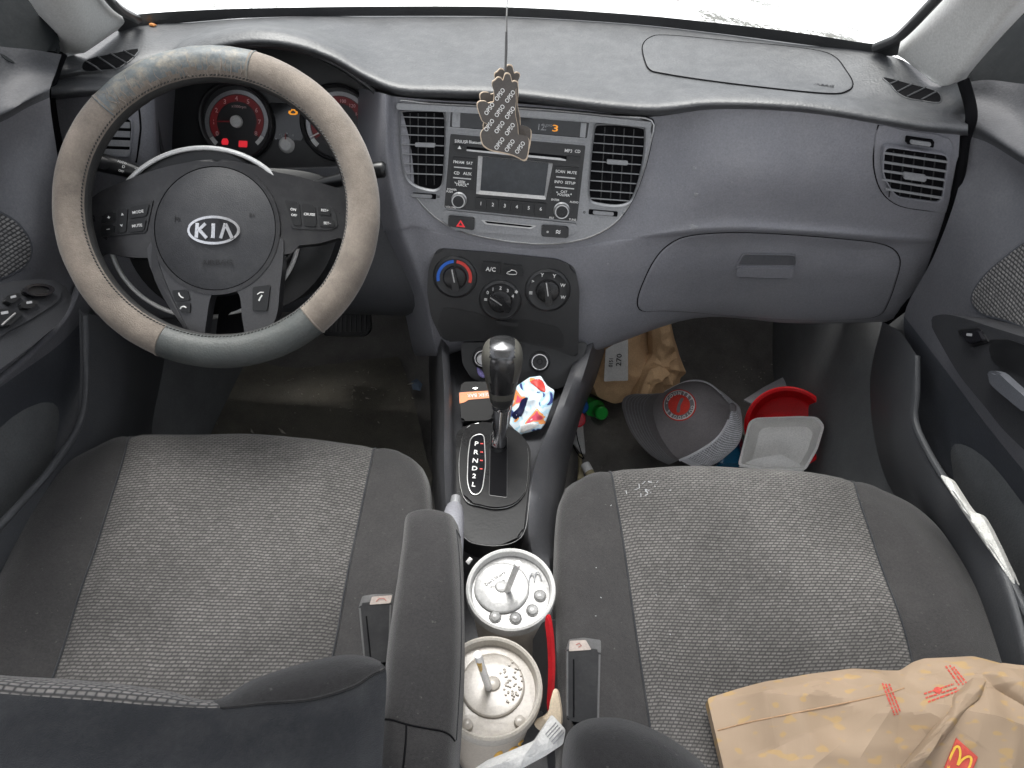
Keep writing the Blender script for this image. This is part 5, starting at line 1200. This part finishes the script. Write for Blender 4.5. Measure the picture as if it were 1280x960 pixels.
ct = puff('purple_clip', sm([(596,459),(601,462),(606,469),(604,472),(598,468)], 3), Plane(PZ(600, 466, .345), V((0, -.5, .8))), .002, .001, 50, mat('purple_white_plastic', (.2, .17, .4), .4, var=.5, vscale=200), None, rings=4, depth=.004)
tag(ct, 'tiny purple and white plastic bit below the left power socket', 'plastic bit')

# ---- kraft paper bag in the passenger footwell
M['kraft'] = mat('kraft_paper', (.56, .37, .21), .85, grain=.2, gscale=500, var=.10, vscale=18)
M['kraftdk'] = mat('kraft_painted_shade', (.34, .215, .125), .85, grain=.2, gscale=500, var=.1, vscale=18)  # kraft darkened as painted shade, drawn along the takeaway bag's fold
pb = thing('paper_bag', 'crumpled brown kraft paper bag leaning on the console in the passenger footwell', 'paper bag', PZ(790, 505, .01))
PKb = Plane(PY(790, 470, 1.13), V((.25, -.8, .55)))
puff('bag_body', rq([(737,470),(741,440),(757,412),(785,398),(806,397),(822,420),(828,470),(822,500),(796,498),(768,505),(748,497)], 4, 3), PKb, .03, .030, 14, M['kraft'], pb, dense=2, rings=24, depth=.08, seed=1)
puff('bag_fold', rq([(808,395),(826,391),(832,420),(838,440),(847,463),(840,470),(839,499),(800,498),(792,502),(783,494),(789,475),(796,455),(806,440),(804,415)], 2, 2), PKb, .022, .036, 18, M['kraft'], pb, dense=2, rings=22, depth=.02, h=.040, seed=6, ang=18)
puff('bag_rim', rq([(783,494),(790,472),(797,457),(812,452),(822,462),(806,470),(797,488),(790,504)], 2, 2), PKb, .010, .02, 30, M['kraft'], pb, rings=8, depth=.01, h=.062, seed=9, ang=18)
PKr = PKb.up(.058)
M['paper'] = mat('white_paper', (.58, .58, .57), .8, var=.06)
rc = puff('receipt', rq([(757,437),(770,429),(785,423),(785,476),(770,476),(755,477)], 1.5, 2), PKr, .003, .006, 25, M['paper'], None, rings=6, depth=.001)
tag(rc, 'white receipt with large dark digits stuck to the brown paper bag', 'receipt')
texts('receipt_digits', [('270', 774, 450, 9, .8, -10, 1.1), ('0151', 764, 453, 7, .8, -10, .8)], PKr.up(.009), 0, M['greyprint'], rc)

# ---- trucker cap
T_ = -FWD
ca_ = (RGT * .62 + UPV * .40 + T_ * .62).normalized()
cf = (RGT * -.72 + UPV * -.06 + T_ * .60); cf = (cf - ca_ * cf.dot(ca_)).normalized(); cs_ = cf.cross(ca_)
cfr, csr = cf, cs_
CO = PZ(856, 537, .075)
cf, cs_ = cfr * math.cos(.30) + csr * math.sin(.30), csr * math.cos(.30) - cfr * math.sin(.30)
def capP(az, v, k=1.0):
    c, s = math.cos(az), math.sin(az)
    fr = max(0, c)
    rr = (1 - v ** (2.6 + 1.2 * fr)) ** .5 if v < 1 else 0
    h = .112 * v + .012 * fr * math.sin(PI * v)
    crum = 1 + .03 * noise.noise(V((c * 2, s * 2, v * 3)))
    return CO + (cf * (.098 * c * rr) + cs_ * (.080 * s * rr)) * crum * k + ca_ * (h + .006 * noise.noise(V((c * 1.5, s * 1.5, v * 2 + 5)))) 
cap = thing('trucker_cap', 'grey trucker cap with white mesh back and round red badge', 'cap', PZ(850, 560, 0))
M['capgrey'] = mat('grey_cap_twill', (.205, .19, .196), .85, grain=.6, gscale=1100, var=.08, vscale=20, dust=.08)
M['capwhite'] = mat('white_cap_cloth', (.66, .66, .69), .85, grain=.4, gscale=900, var=.08)
M['capmesh'] = weave('white_cap_mesh', (.22, .23, .26), (.30, .305, .33), (.80, .80, .84), .0056, .0048, .1, .3, slant=0)
def cap_grid(a0, a1, v0, v1, nu, nv, k=1.0): return [[capP(a0 + (a1 - a0) * j / nu, v0 + (v1 - v0) * i / nv, k) for j in range(nu + 1)] for i in range(nv + 1)]
FA = math.radians(66)
gcf = cap_grid(-FA, FA, 0, 1, 30, 22); gcm = cap_grid(FA, 2 * PI - FA, .12, 1, 44, 20); gcb = cap_grid(FA, 2 * PI - FA, 0, .13, 44, 4, 1.01)
cfp = grid_obj('front_panel', gcf, M['capgrey'], cap, ang=70)
grid_obj('mesh_back', gcm, M['capmesh'], cap, ang=70); grid_obj('sweat_band', gcb, M['capwhite'], cap, ang=70)
for s in (-1, 1): tube('panel_seam', [capP(s * FA, v / 20, 1.01) for v in range(20)], .0028, M['capwhite'], cap, 6)
lathe('top_button', [(.009, -.002), (.0088, .003), (.005, .006), (0, .0065)], capP(0, 1), ca_, M['capgrey'], cap, 20)
br_ = []
for i in range(11):
    t = i / 10; row = []
    for j in range(25):
        az = -FA + 2 * FA * j / 24; w = math.cos(az / FA * PI / 2) ** .55
        p = capP(az, .01) + cf * (.078 * t * w) - ca_ * (.010 * t) + ca_ * (-.022 * (math.sin(az)) ** 2 * t)
        row.append(p)
    br_.append(row)
bm = bmesh.new(); grid_into(bm, br_); bmesh.ops.solidify(bm, geom=bm.faces[:], thickness=.003)
bo_ = finish('brim', bm, M['capgrey'], cap, ang=50)
for t in (3, 4, 5, 6, 7, 8, 9): tube('brim_stitching', [p + (CAM - p).normalized() * .0012 for p in br_[t]], .0005, M['kickst'] if 'kickst' in M else M['slat'], bo_, 5)
bCap = bvh_of(gcf)
ec = capP(math.radians(2), .46)
def to_px(p):
    d = p - CAM; z = d.dot(FWD); return (640 + FPX * d.dot(RGT) / z, 480 - FPX * d.dot(UPV) / z)
ep = to_px(ec)
def badge(rx, h, m_, nm): return patch(nm, ell(ep[0], ep[1], rx, rx * .94, 40), bCap, h, m_, bdg if nm != 'badge' else cap, rings=4, edge=.96)
M['badgered'] = mat('red_badge_thread', (.62, .045, .03), .8, grain=.4, gscale=900)
bdg = None; bdg = badge(21, .0012, M['badgered'], 'badge'); badge(19.4, .0018, M['white'], 'badge_ring'); badge(18.4, .0022, M['capgrey'], 'badge_band'); badge(13.6, .0028, M['badgered'], 'badge_centre')
Pe = splane(bCap, ep, 10).up(.004)
word = 'COUNTRY OUTDOORS \u2022 '
its = []
for i, ch in enumerate(word):
    a = math.radians(150 - i * 20); its.append((ch, ep[0] + 16 * math.cos(a), ep[1] - 15 * math.sin(a), 5.4, math.sin(a) * 10, math.cos(a) * 10))
its = [t for t in its if t[0] != ' ']
texts('badge_lettering', its, Pe, 0, M['white'], bdg)
patch('badge_figure', sm([(ep[0] - 3, ep[1] + 8), (ep[0] - 1, ep[1] - 1), (ep[0] + 3, ep[1] - 8), (ep[0] + 6, ep[1] - 7), (ep[0] + 2, ep[1] + 1), (ep[0] + 1, ep[1] + 9)], 3), bCap, .0034, M['capgrey'], bdg, rings=3)

# ---- red lid, foam box and other litter
rl = thing('red_bowl', 'red plastic bowl lying behind the white foam box', 'bowl', PZ(985, 560, 0))
M['redplastic'] = mat('red_plastic_bowl', (.72, .014, .02), .22, var=.1, coat=.3)
PRl = PY(984, 534, .985); ra = (CAM - PRl).normalized() + V((0, 0, .12))
lathe('bowl_wall', [(.0, -.035), (.060, -.035), (.066, -.030), (.074, -.002), (.080, .0), (.0815, .003), (.078, .005), (.073, .003), (.064, -.027), (.058, -.031), (0, -.031)], PRl, ra, M['redplastic'], rl, 56)
fb = thing('foam_box', 'open white foam takeaway box beside the grey cap', 'takeaway box', PZ(965, 585, 0))
M['foam'] = mat('white_foam', (.82, .81, .79), .75, grain=.3, gscale=300, var=.04, dust=.06)
PFb = Plane(PY(975, 550, .925), (CAM - PY(975, 550, .925)).normalized() + V((-.05, 0, .12)))
ro = rq([(936,527),(945,522),(972,521),(1000,520),(1022,521),(1031,532),(1022,562),(1007,588),(962,588),(922,582)], 5, 3); c_f = V((972, 553))
ri = [c_f + (p - c_f) * .93 for p in ro]; rb = [V((975, 556)) + (p - c_f) * .70 for p in ro]; rbo = [V((975, 556)) + (p - c_f) * .76 for p in ro]
bm = bmesh.new(); N = len(ro)
L0 = [bm.verts.new(PFb.hit(p, 0)) for p in ro]; L1 = [bm.verts.new(PFb.hit(p, .002)) for p in ri]; P45, P50 = PFb.up(-.045), PFb.up(-.050)
L2 = [bm.verts.new(P45.hit(p)) for p in rb]; L3 = [bm.verts.new(P50.hit(p)) for p in rbo]
for a, b in ((L0, L1), (L1, L2), (L3, L0)):
    for i in range(N): bm.faces.new((a[i], a[(i + 1) % N], b[(i + 1) % N], b[i]))
bm.faces.new(L2); bm.faces.new(L3)
finish('foam_tray', bm, M['foam'], fb, ang=30)
puff('box_flap', rq([(922,583),(940,574),(975,567),(1000,580),(1006,589),(960,590)], 2, 2), PFb, .004, .003, 30, M['foam'], fb, rings=5, depth=.003, h=-.012)
def cap_bottle(label, name, px, r, bodycol, capm, zc, ax_, L_, cat='bottle', rb=1.15):
    o = PZ(px[0], px[1], zc); s = r / FPX * (o - CAM).dot(FWD); t = thing(name, label, cat, o)
    A_ = V(ax_).normalized()
    lathe('bottle_cap', [(0, .0), (s * .8, 0), (s, -.003), (s * 1.03, -.018), (s, -.020)], o, A_, capm, t, 28)
    lathe('bottle_body', [(s * .7, -.020), (s * .75, -.026), (s * rb, -.036), (s * rb, -L_), (s * .9, -L_ - .004), (0, -L_ - .004)], o, A_, bodycol, t, 28)
M['green'] = mat('green_plastic', (.02, .36, .05), .3, var=.1, coat=.2); M['bluecap'] = mat('blue_plastic', (.015, .10, .36), .35, var=.1); M['redcap'] = mat('red_plastic', (.60, .03, .05), .35, var=.1)
M['clear'] = mat('pale_bottle_plastic', (.35, .36, .36), .2, trans=.5)
cap_bottle('green plastic bottle with a round green cap near the console', 'plastic_bottle', (753, 517), 8.6, M['green'], M['green'], .035, (.25, -.75, .5), .075, rb=1.5)
cap_bottle('small bottle with a blue cap above the red capped one', 'plastic_bottle', (728, 508), 9.5, M['clear'], M['bluecap'], .045, (.3, -.6, .6), .08)
cap_bottle('small bottle with a red cap beside the console side', 'plastic_bottle', (723, 524), 10, M['clear'], M['redcap'], .05, (.15, -.6, .7), .08)
PFl = Plane(V((0, 0, .02)), V((0, 0, 1)))
def litter(name, label, cat, poly, m_, h=.012, dome=.004, amp=.006, fr=40, pl=None, depth=.004, r=1.5): return tag(puff(name, rq(poly, r, 2), pl or PFl, dome, amp, fr, m_, None, rings=8, depth=depth, h=h, ang=20), label, cat)
fp = litter('folded_paper', 'folded white card with dark edges below the red capped bottle', 'card', [(713,531),(722,528),(728,536),(731,572),(725,570),(714,556)], M['paper'])
seam_pl = PFl.up(.026); tube('card_edge', [seam_pl.hit(p) for p in ((719,532),(722,550),(727,567),(730,573))], .0012, M['void'], fp, 6); tube('card_edge', [seam_pl.hit(p) for p in ((713,545),(717,559),(724,570),(729,574))], .0012, M['void'], fp, 6)
M['tan'] = mat('tan_paper', (.42, .36, .22), .8, var=.2, vscale=60)
litter('twisted_paper', 'twisted tan paper strip between the console and the passenger seat', 'paper strip', [(722,572),(727,573),(727,588),(729,602),(721,604),(722,588)], M['tan'])
lb = thing('lip_balm', 'small white capped tube against the front of the passenger seat', 'tube', PZ(738, 590, .03))
a_, b_ = PZ(731, 580, .05), PZ(744, 604, .04); lathe('tube_cap', [(0, 0), (.0085, 0), (.0092, .002), (.0092, .018), (.0088, .018)], a_, b_ - a_, M['foam'], lb, 24); lathe('tube_body', [(.0088, .018), (.0088, .055), (0, .055)], a_, b_ - a_, M['tan'], lb, 24)
litter('paper_scrap', 'pale green paper scrap between the brown bag and the cap', 'paper', [(838,490),(846,489),(855,486),(868,499),(852,505),(840,502)], mat('pale_green_paper', (.42, .46, .42), .8))
litter('grey_card', 'flat grey card sticking out behind the red bowl', 'card', [(925,512),(950,496),(992,474),(1001,484),(1005,500),(940,520)], mat('grey_card', (.30, .30, .32), .6), h=.03, amp=.001)
bl = litter('blue_bottle', 'glossy teal blue plastic bottle between the cap and the foam box', 'bottle', [(892,584),(897,570),(908,560),(920,555),(925,560),(924,590),(895,592)], mat('teal_blue_plastic', (.01, .10, .20), .12, trans=.2, coat=.5), h=.03, dome=.02, amp=0, depth=.03, r=4)
slab('black_case_', rq([(1008,572),(1026,562),(1041,580),(1041,587),(1012,587)], 2), PFl, .05, .075, M['gloss'], None, bev=.003).name = 'black_case'
tag(bpy.data.objects['black_case'], 'shiny black case under the edge of the red bowl', 'case')
dp = litter('dark_litter', 'dark crumpled packet behind the white mesh of the cap', 'packet', [(905,548),(922,540),(930,552),(925,562),(908,560)], M['charcoal'])

# ---- drinks
def cup(label, px, d, tilt, straw, name, lidm, kind):
    o = PD(px[0], px[1], d); ax_ = V(tilt).normalized(); R = .049
    t = thing(name, label, 'cup', o - ax_ * .17, 'takeaway cups in the holder')
    b = lathe('cup_wall', [(R * .93, -.006), (R * .92, -.010), (R * .66, -.165), (0, -.165)], o, ax_, M['cup'], t, 56)
    xd = RGT
    bm = bmesh.new()
    lathe_into(bm, [(R * .875, -.004), (R * .86, -.0062), (R * .55, -.0055), (0, -.0055)], o, ax_, 72)
    li = finish('lid', bm, lidm, t, ang=25)
    lathe('lid_rim', [(R * .955, -.012), (R * .99, -.010), (R * 1.0, -.002), (R * .985, .003), (R * .945, .0045), (R * .905, .003), (R * .875, -.0042)], o, ax_, M['lidrim'] if kind == 0 else M['lid2rim'], t, 72)
    off = RGT * (-.010 if kind == 0 else .002) + V((0, .004, 0)); off -= ax_ * off.dot(ax_)
    lathe('lid_plateau', [(R * .62, -.0056), (R * .61, -.0030), (R * .585, -.0022), (R * .56, -.0026), (R * .15, -.0020), (R * .13, -.0004), (R * .08, .0004), (0, .0004)], o + off, ax_, lidm, t, 64)
    return o, ax_, t, li, b
M['cup'] = mat('off_white_paper_cup', (.42, .375, .32), .55, var=.05)
M['lid'] = mat('clear_grey_lid', (.30, .30, .297), .22, var=.3, vscale=42, coat=.2, rvar=.12, grain=.3, gscale=160)
M['lidrim'] = mat('bright_lid_rim', (.62, .62, .61), .25, var=.06)
M['lid2rim'] = mat('milky_lid_rim', (.50, .47, .42), .25, var=.06)
M['lid2'] = mat('milky_lid', (.36, .33, .29), .3, var=.1, vscale=30, coat=.15, grain=.25, gscale=150)
M['straw'] = mat('white_straw', (.85, .84, .82), .35, var=.05)
up1 = V((-.02, -.06, 1)); o1_, a1_, c1_, l1_, w1_ = cup('takeaway cup with a clear lid nearer the gear lever', (638.5, 736.5), .763, up1, None, 'drink_cup', M['lid'], 0)
up2 = V((.0, -.02, 1)); o2_, a2_, c2_, l2_, w2_ = cup('takeaway cup with a milky lid nearest the camera beside the armrest', (613, 859), .655, up2, None, 'drink_cup', M['lid2'], 1)
PL1 = Plane(o1_ - a1_ * .0035, a1_); PL2 = Plane(o2_ - a2_ * .0035, a2_)
tube('straw', [PL1.hit((634, 738), -.06), PL1.hit((634, 738), 0), PD(647.5, 704, .715)], .0034, M['straw'], c1_, 16)
tube('straw', [PL2.hit((611, 860), -.06), PL2.hit((611, 860), 0), PD(597, 818, .595)], .0034, M['straw'], c2_, 16)
tube('cola_in_straw', [PL2.hit((608, 856), .004), PD(599, 829, .602)], .0022, mat('amber_drink', (.6, .38, .10), .4), c2_, 8)
for cx, cy in ((675,744),(665.5,762),(644.5,772),(619,770)):
    s = PL1.scale((cx, cy)); lathe('lid_button', [(8.2 * s, -.002), (7.8 * s, .0002), (7.0 * s, -.0006), (6.0 * s, .0016), (3.5 * s, .0026), (0, .0029)], PL1.hit((cx, cy), -.001), a1_, M['lid'], l1_, 28)
for cx, cy in ((584,906),(650,902)):
    s = PL2.scale((cx, cy)); lathe('lid_button', [(8 * s, -.002), (6.8 * s, .003), (0, .005)], PL2.hit((cx, cy), -.001), a2_, M['lid2'], l2_, 28)
texts('lid_lettering', [('Don\u2019t Worry', 619, 724, 6.2, 10, -6.6, .9), ('The Taste', 622, 731, 6, 10, -6.6, .85)], PL1, .0016, M['charcoal'], l1_, .0003)
bm = bmesh.new()
for q in ([(661,730),(662,722),(665,717),(668,720),(668,727)], [(668,727),(669,719),(672,715),(675.5,718),(677,724)]): tube_into(bm, [PL1.hit(p, .0006) for p in spl([V(p) for p in q], 4)], .0007, 6)
finish('arches_mark', bm, M['slat'], l1_)
bm = bmesh.new()
for k in range(46):
    a = random.uniform(-1.2, 1.3); r = random.uniform(12, 36); cx, cy = 622 + r * math.cos(a) * .9, 852 - r * math.sin(a) * .8
    lathe_into(bm, [(.0012, -.0003), (.0009, .0006), (0, .0009)], PL2.hit((cx, cy), .0018), a2_, 8)
finish('droplet', bm, M['lid2'], l2_); bpy.data.objects['droplet']['kind'] = 'stuff'
bC2 = bvh_obj(w2_)
for cx, cy, s in ((652,928,.9),(640,938,1.2),(622,943,1)):
    patch('orange_print', sm([(cx - 5 * s, cy + 3 * s), (cx, cy - 3 * s), (cx + 6 * s, cy - 4 * s), (cx + 5 * s, cy + 3 * s), (cx, cy + 6 * s)], 3), bC2, .0006, mat('orange_cup_print', (.75, .42, .06), .6), w2_, rings=2)

# ---- things squeezed beside the cups
Pwl = Plane(PD(684, 820, .70), V((-.75, -.45, .55)))
wlt = thing('red_wallet', 'red edged dark wallet squeezed between the cups and the passenger seat', 'wallet', Pwl.o)
slab('wallet_body', rq([(664,800),(676,778),(684,775),(687,880),(676,892),(664,880)], 3), Pwl, -.012, -.002, M['charcoal'], wlt, bev=.002)
slab('red_edge', sm([(682,774),(686,770),(690,798),(691.5,830),(690.5,860),(687.5,886),(684.5,886),(686,858),(686.5,830),(685,800)], 3), Pwl, -.003, .0015, mat('red_leatherette', (.42, .010, .016), .4, var=.2, vscale=40), wlt, bev=.001)
stp_ = tag(puff('beige_strap', sm([(672,898),(682,893),(689,880),(692,862),(697,866),(701,890),(700,908),(690,916),(676,914),(668,906)], 3), Plane(PD(686, 895, .66), V((-.3, -.4, .8))), .006, .006, 60, mat('beige_cloth', (.60, .50, .37), .85, grain=.4), None, rings=8, depth=.006, ang=30), 'folded beige strap beside the milky lidded cup', 'strap')
Pnp = Plane(PD(650, 940, .60), V((.1, -.35, .9)))
npk = tag(puff('paper_napkin', rq([(585,966),(610,950),(645,936),(668,926),(690,893),(707,912),(704,930),(680,946),(650,962),(640,985),(600,990)], 3, 2), Pnp, .010, .016, 34, M['paper'], None, rings=14, depth=.004, ang=16, seed=4), 'crumpled white printed napkin below the milky lidded cup', 'napkin')
bN = bvh_obj(npk)
for k in range(5):
    tube('napkin_print', [cast(bN, (682 + t * 3.2 + k * 2.4, 918 - t * 3.6 + k * 3.0), .0004)[0] for t in range(5)], .0005, M['slat'], npk, 5)
rt = tag(puff('paper_slip', rq([(582,702),(587,696),(591,699),(586,706)], .5, 2), Plane(PD(586, 701, .80), V((0, -.4, .9))), .002, .002, 60, M['paper'], None, rings=3, depth=.001), 'tiny white paper corner behind the clear lidded cup', 'paper')

# ---- takeaway bag on the passenger seat
bm2, bnt, bb = newmat('printed_kraft_bag'); L = bnt.links.new
tc = N_(bnt, 'ShaderNodeTexCoord'); mp = N_(bnt, 'ShaderNodeMapping'); mp.inputs['Scale'].default_value = (38, 70, 1); mp.inputs['Rotation'].default_value = (0, 0, .25); L(tc.outputs['UV'], mp.inputs['Vector'])
vo = N_(bnt, 'ShaderNodeTexNoise'); vo.inputs['Scale'].default_value = 1.5; vo.inputs['Detail'].default_value = 1; L(mp.outputs['Vector'], vo.inputs['Vector'])
mr = N_(bnt, 'ShaderNodeMapRange'); mr.inputs['From Min'].default_value = .60; mr.inputs['From Max'].default_value = .66; mr.inputs['To Max'].default_value = .5; L(vo.outputs['Fac'], mr.inputs['Value'])
kn = N_(bnt, 'ShaderNodeTexNoise'); kn.inputs['Scale'].default_value = 30; kn.inputs['Detail'].default_value = 6; L(tc.outputs['Object'], kn.inputs['Vector'])
kr_ = N_(bnt, 'ShaderNodeValToRGB'); kr_.color_ramp.elements[0].color = (.27, .195, .130, 1); kr_.color_ramp.elements[1].color = (.35, .262, .182, 1); L(kn.outputs['Fac'], kr_.inputs['Fac'])
mx = N_(bnt, 'ShaderNodeMix', data_type='RGBA'); mx.inputs['B'].default_value = (.42, .265, .08, 1); L(mr.outputs['Result'], mx.inputs['Factor']); L(kr_.outputs['Color'], mx.inputs['A']); L(mx.outputs['Result'], bb.inputs['Base Color']); bb.inputs['Roughness'].default_value = .75
tb = thing('takeaway_bag', 'flattened tan takeaway paper bag lying on the passenger seat', 'paper bag', PZ(1080, 920, .38))
PTb = plane3(PZ(900, 900, .385), PZ(1250, 880, .415), PZ(1080, 1000, .39))
bg = puff('bag_paper', rq([(884,873),(920,862),(960,852),(1010,843),(1065,836),(1105,838),(1125,838),(1140,828),(1155,823),(1215,821),(1250,830),(1275,836),(1285,843),(1340,860),(1340,1020),(1120,1040),(915,1040),(905,960)], 4, 3), PTb, .020, .050, 9, bm2, tb, dense=2, rings=44, depth=.016, seed=2, ang=16, edge_amp=.15)
bBag = bvh_obj(bg)
seam('bag_fold_line', spl([V(p) for p in ((897,913),(940,902),(1000,890),(1060,878),(1105,868),(1130,860))], 5), bBag, .0008, M['kraftdk'], bg, closed=False)
puff('bag_gusset', rq([(1165,905),(1178,880),(1202,858),(1218,862),(1214,880),(1190,905),(1160,940),(1130,975),(1100,985)], 2, 2), PTb, .010, .016, 22, bm2, tb, dense=2, rings=16, depth=.004, h=.026, seed=8, ang=16)
puff('bag_crumple', rq([(1205,850),(1240,838),(1275,842),(1300,850),(1300,905),(1262,895),(1240,876),(1218,868)], 3, 2), PTb, .014, .024, 18, bm2, tb, dense=2, rings=18, depth=.004, h=.022, seed=5, ang=16)
M['bagred'] = mat('red_bag_print', (.48, .065, .045), .7, var=.12, vscale=60); M['bagyellow'] = mat('yellow_bag_print', (.70, .43, .05), .7)
lg = patch('red_logo_panel', rq([(1193,921),(1222,946),(1206,972),(1178,968)], 1), bBag, .018, M['bagred'], bg, rings=5, edge=.98, base=.012) if False else patch('red_logo_panel', rq([(1195,922),(1222,946),(1206,985),(1176,970)], 1), bBag, .0014, M['bagred'], bg, rings=6, edge=.98)

def ribbon_into(bm, b, pts, w, h):
    pts = [V(p) for p in pts]; prev = None
    for i, p in enumerate(pts):
        t = (pts[min(i + 1, len(pts) - 1)] - pts[max(i - 1, 0)]).normalized(); n_ = V((-t.y, t.x)) * w * .5
        cur = [bm.verts.new(cast(b, p - n_, h)[0]), bm.verts.new(cast(b, p + n_, h)[0])]
        if prev: bm.faces.new((prev[0], prev[1], cur[1], cur[0]))
        prev = cur
bm = bmesh.new()
ribbon_into(bm, bBag, spl([V(p) for p in ((1184,962),(1187,946),(1193,934),(1198,934),(1199,944),(1196,956))], 6), 3.0, .0020)
ribbon_into(bm, bBag, spl([V(p) for p in ((1196,956),(1203,948),(1210,945),(1213,949),(1210,960),(1203,971))], 6), 3.0, .0021)
finish('logo_arches', bm, M['bagyellow'], bg, smooth=False)
bm = bmesh.new()
for a, b in (((1103,854),(1118,894)), ((1107,855),(1122,893)), ((1111,855),(1125,890)), ((1182,833),(1199,857)), ((1187,832),(1204,856)), ((1192,834),(1208,854)), ((1155,868),(1192,855)), ((1157,873),(1196,860)), ((1160,878),(1200,863))):
    a, b = V(a), V(b); L_ = (b - a).length; t = 0.0
    while t < L_:                                    # broken like a line of small print
        u = min(L_, t + random.uniform(2.0, 6.0))
        ribbon_into(bm, bBag, [a.lerp(b, (t + (u - t) * k / 3) / L_) for k in range(4)], 2.1, .0006); t = u + random.uniform(.8, 1.6)
finish('red_small_print', bm, M['bagred'], bg, smooth=False)
dots = patch('red_print_dot', ell(1172, 863, 5, 4, 16), bBag, .0008, M['bagred'], bg, rings=3)
# chalky marks and lint on the passenger cushion
bPS = bvh_of(gPS); bm = bmesh.new()
for k in range(26):
    px, py = (random.gauss(812, 14), random.gauss(613, 8)) if k < 14 else (random.uniform(720, 1150), random.uniform(610, 840))
    a = random.uniform(0, PI); l = random.uniform(.8, 3.4) if k < 14 else random.uniform(.4, 1.0)
    ribbon_into(bm, bPS, [V((px - l * math.cos(a), py - l * math.sin(a))), V((px, py + .4)), V((px + l * math.cos(a), py + l * math.sin(a)))], random.uniform(.6, 1.5), .0007)
finish('chalk_mark', bm, M['slat'], ps, smooth=False)['kind'] = 'stuff'
# ================================================================== LIGHT
w = bpy.data.worlds.new('World'); scene.world = w; w.use_nodes = True; nt = w.node_tree
bgn = nt.nodes['Background']; sky = nt.nodes.new('ShaderNodeTexSky'); sky.sky_type = 'NISHITA'; sky.sun_disc = False
EL, AZ = math.radians(72), math.radians(-25)
sky.sun_elevation = EL; sky.sun_rotation = AZ; sky.air_density = 1.0; sky.dust_density = 4.0; sky.ozone_density = 1.0
hs = nt.nodes.new('ShaderNodeHueSaturation'); hs.inputs['Saturation'].default_value = .22
nt.links.new(sky.outputs[0], hs.inputs['Color']); nt.links.new(hs.outputs[0], bgn.inputs['Color']); bgn.inputs['Strength'].default_value = .15
sd = bpy.data.lights.new('sun', 'SUN'); sd.energy = 1.5; sd.angle = math.radians(30); sd.color = (1, .97, .93)
so_ = bpy.data.objects.new('sun', sd); COL.objects.link(so_)
dirn = V((math.sin(AZ) * math.cos(EL), math.cos(AZ) * math.cos(EL), math.sin(EL)))
so_.rotation_euler = dirn.to_track_quat('Z', 'Y').to_euler()
vs_ = scene.view_settings; vs_.view_transform = 'Standard'; vs_.look = 'None'; vs_.exposure = 1.3; vs_.gamma = 1.0; vs_.use_curve_mapping = False
scene.render.engine = 'CYCLES'; scene.cycles.use_denoising = True; scene.cycles.max_bounces = 6; scene.cycles.transparent_max_bounces = 8
scene.cycles.sample_clamp_indirect = 4
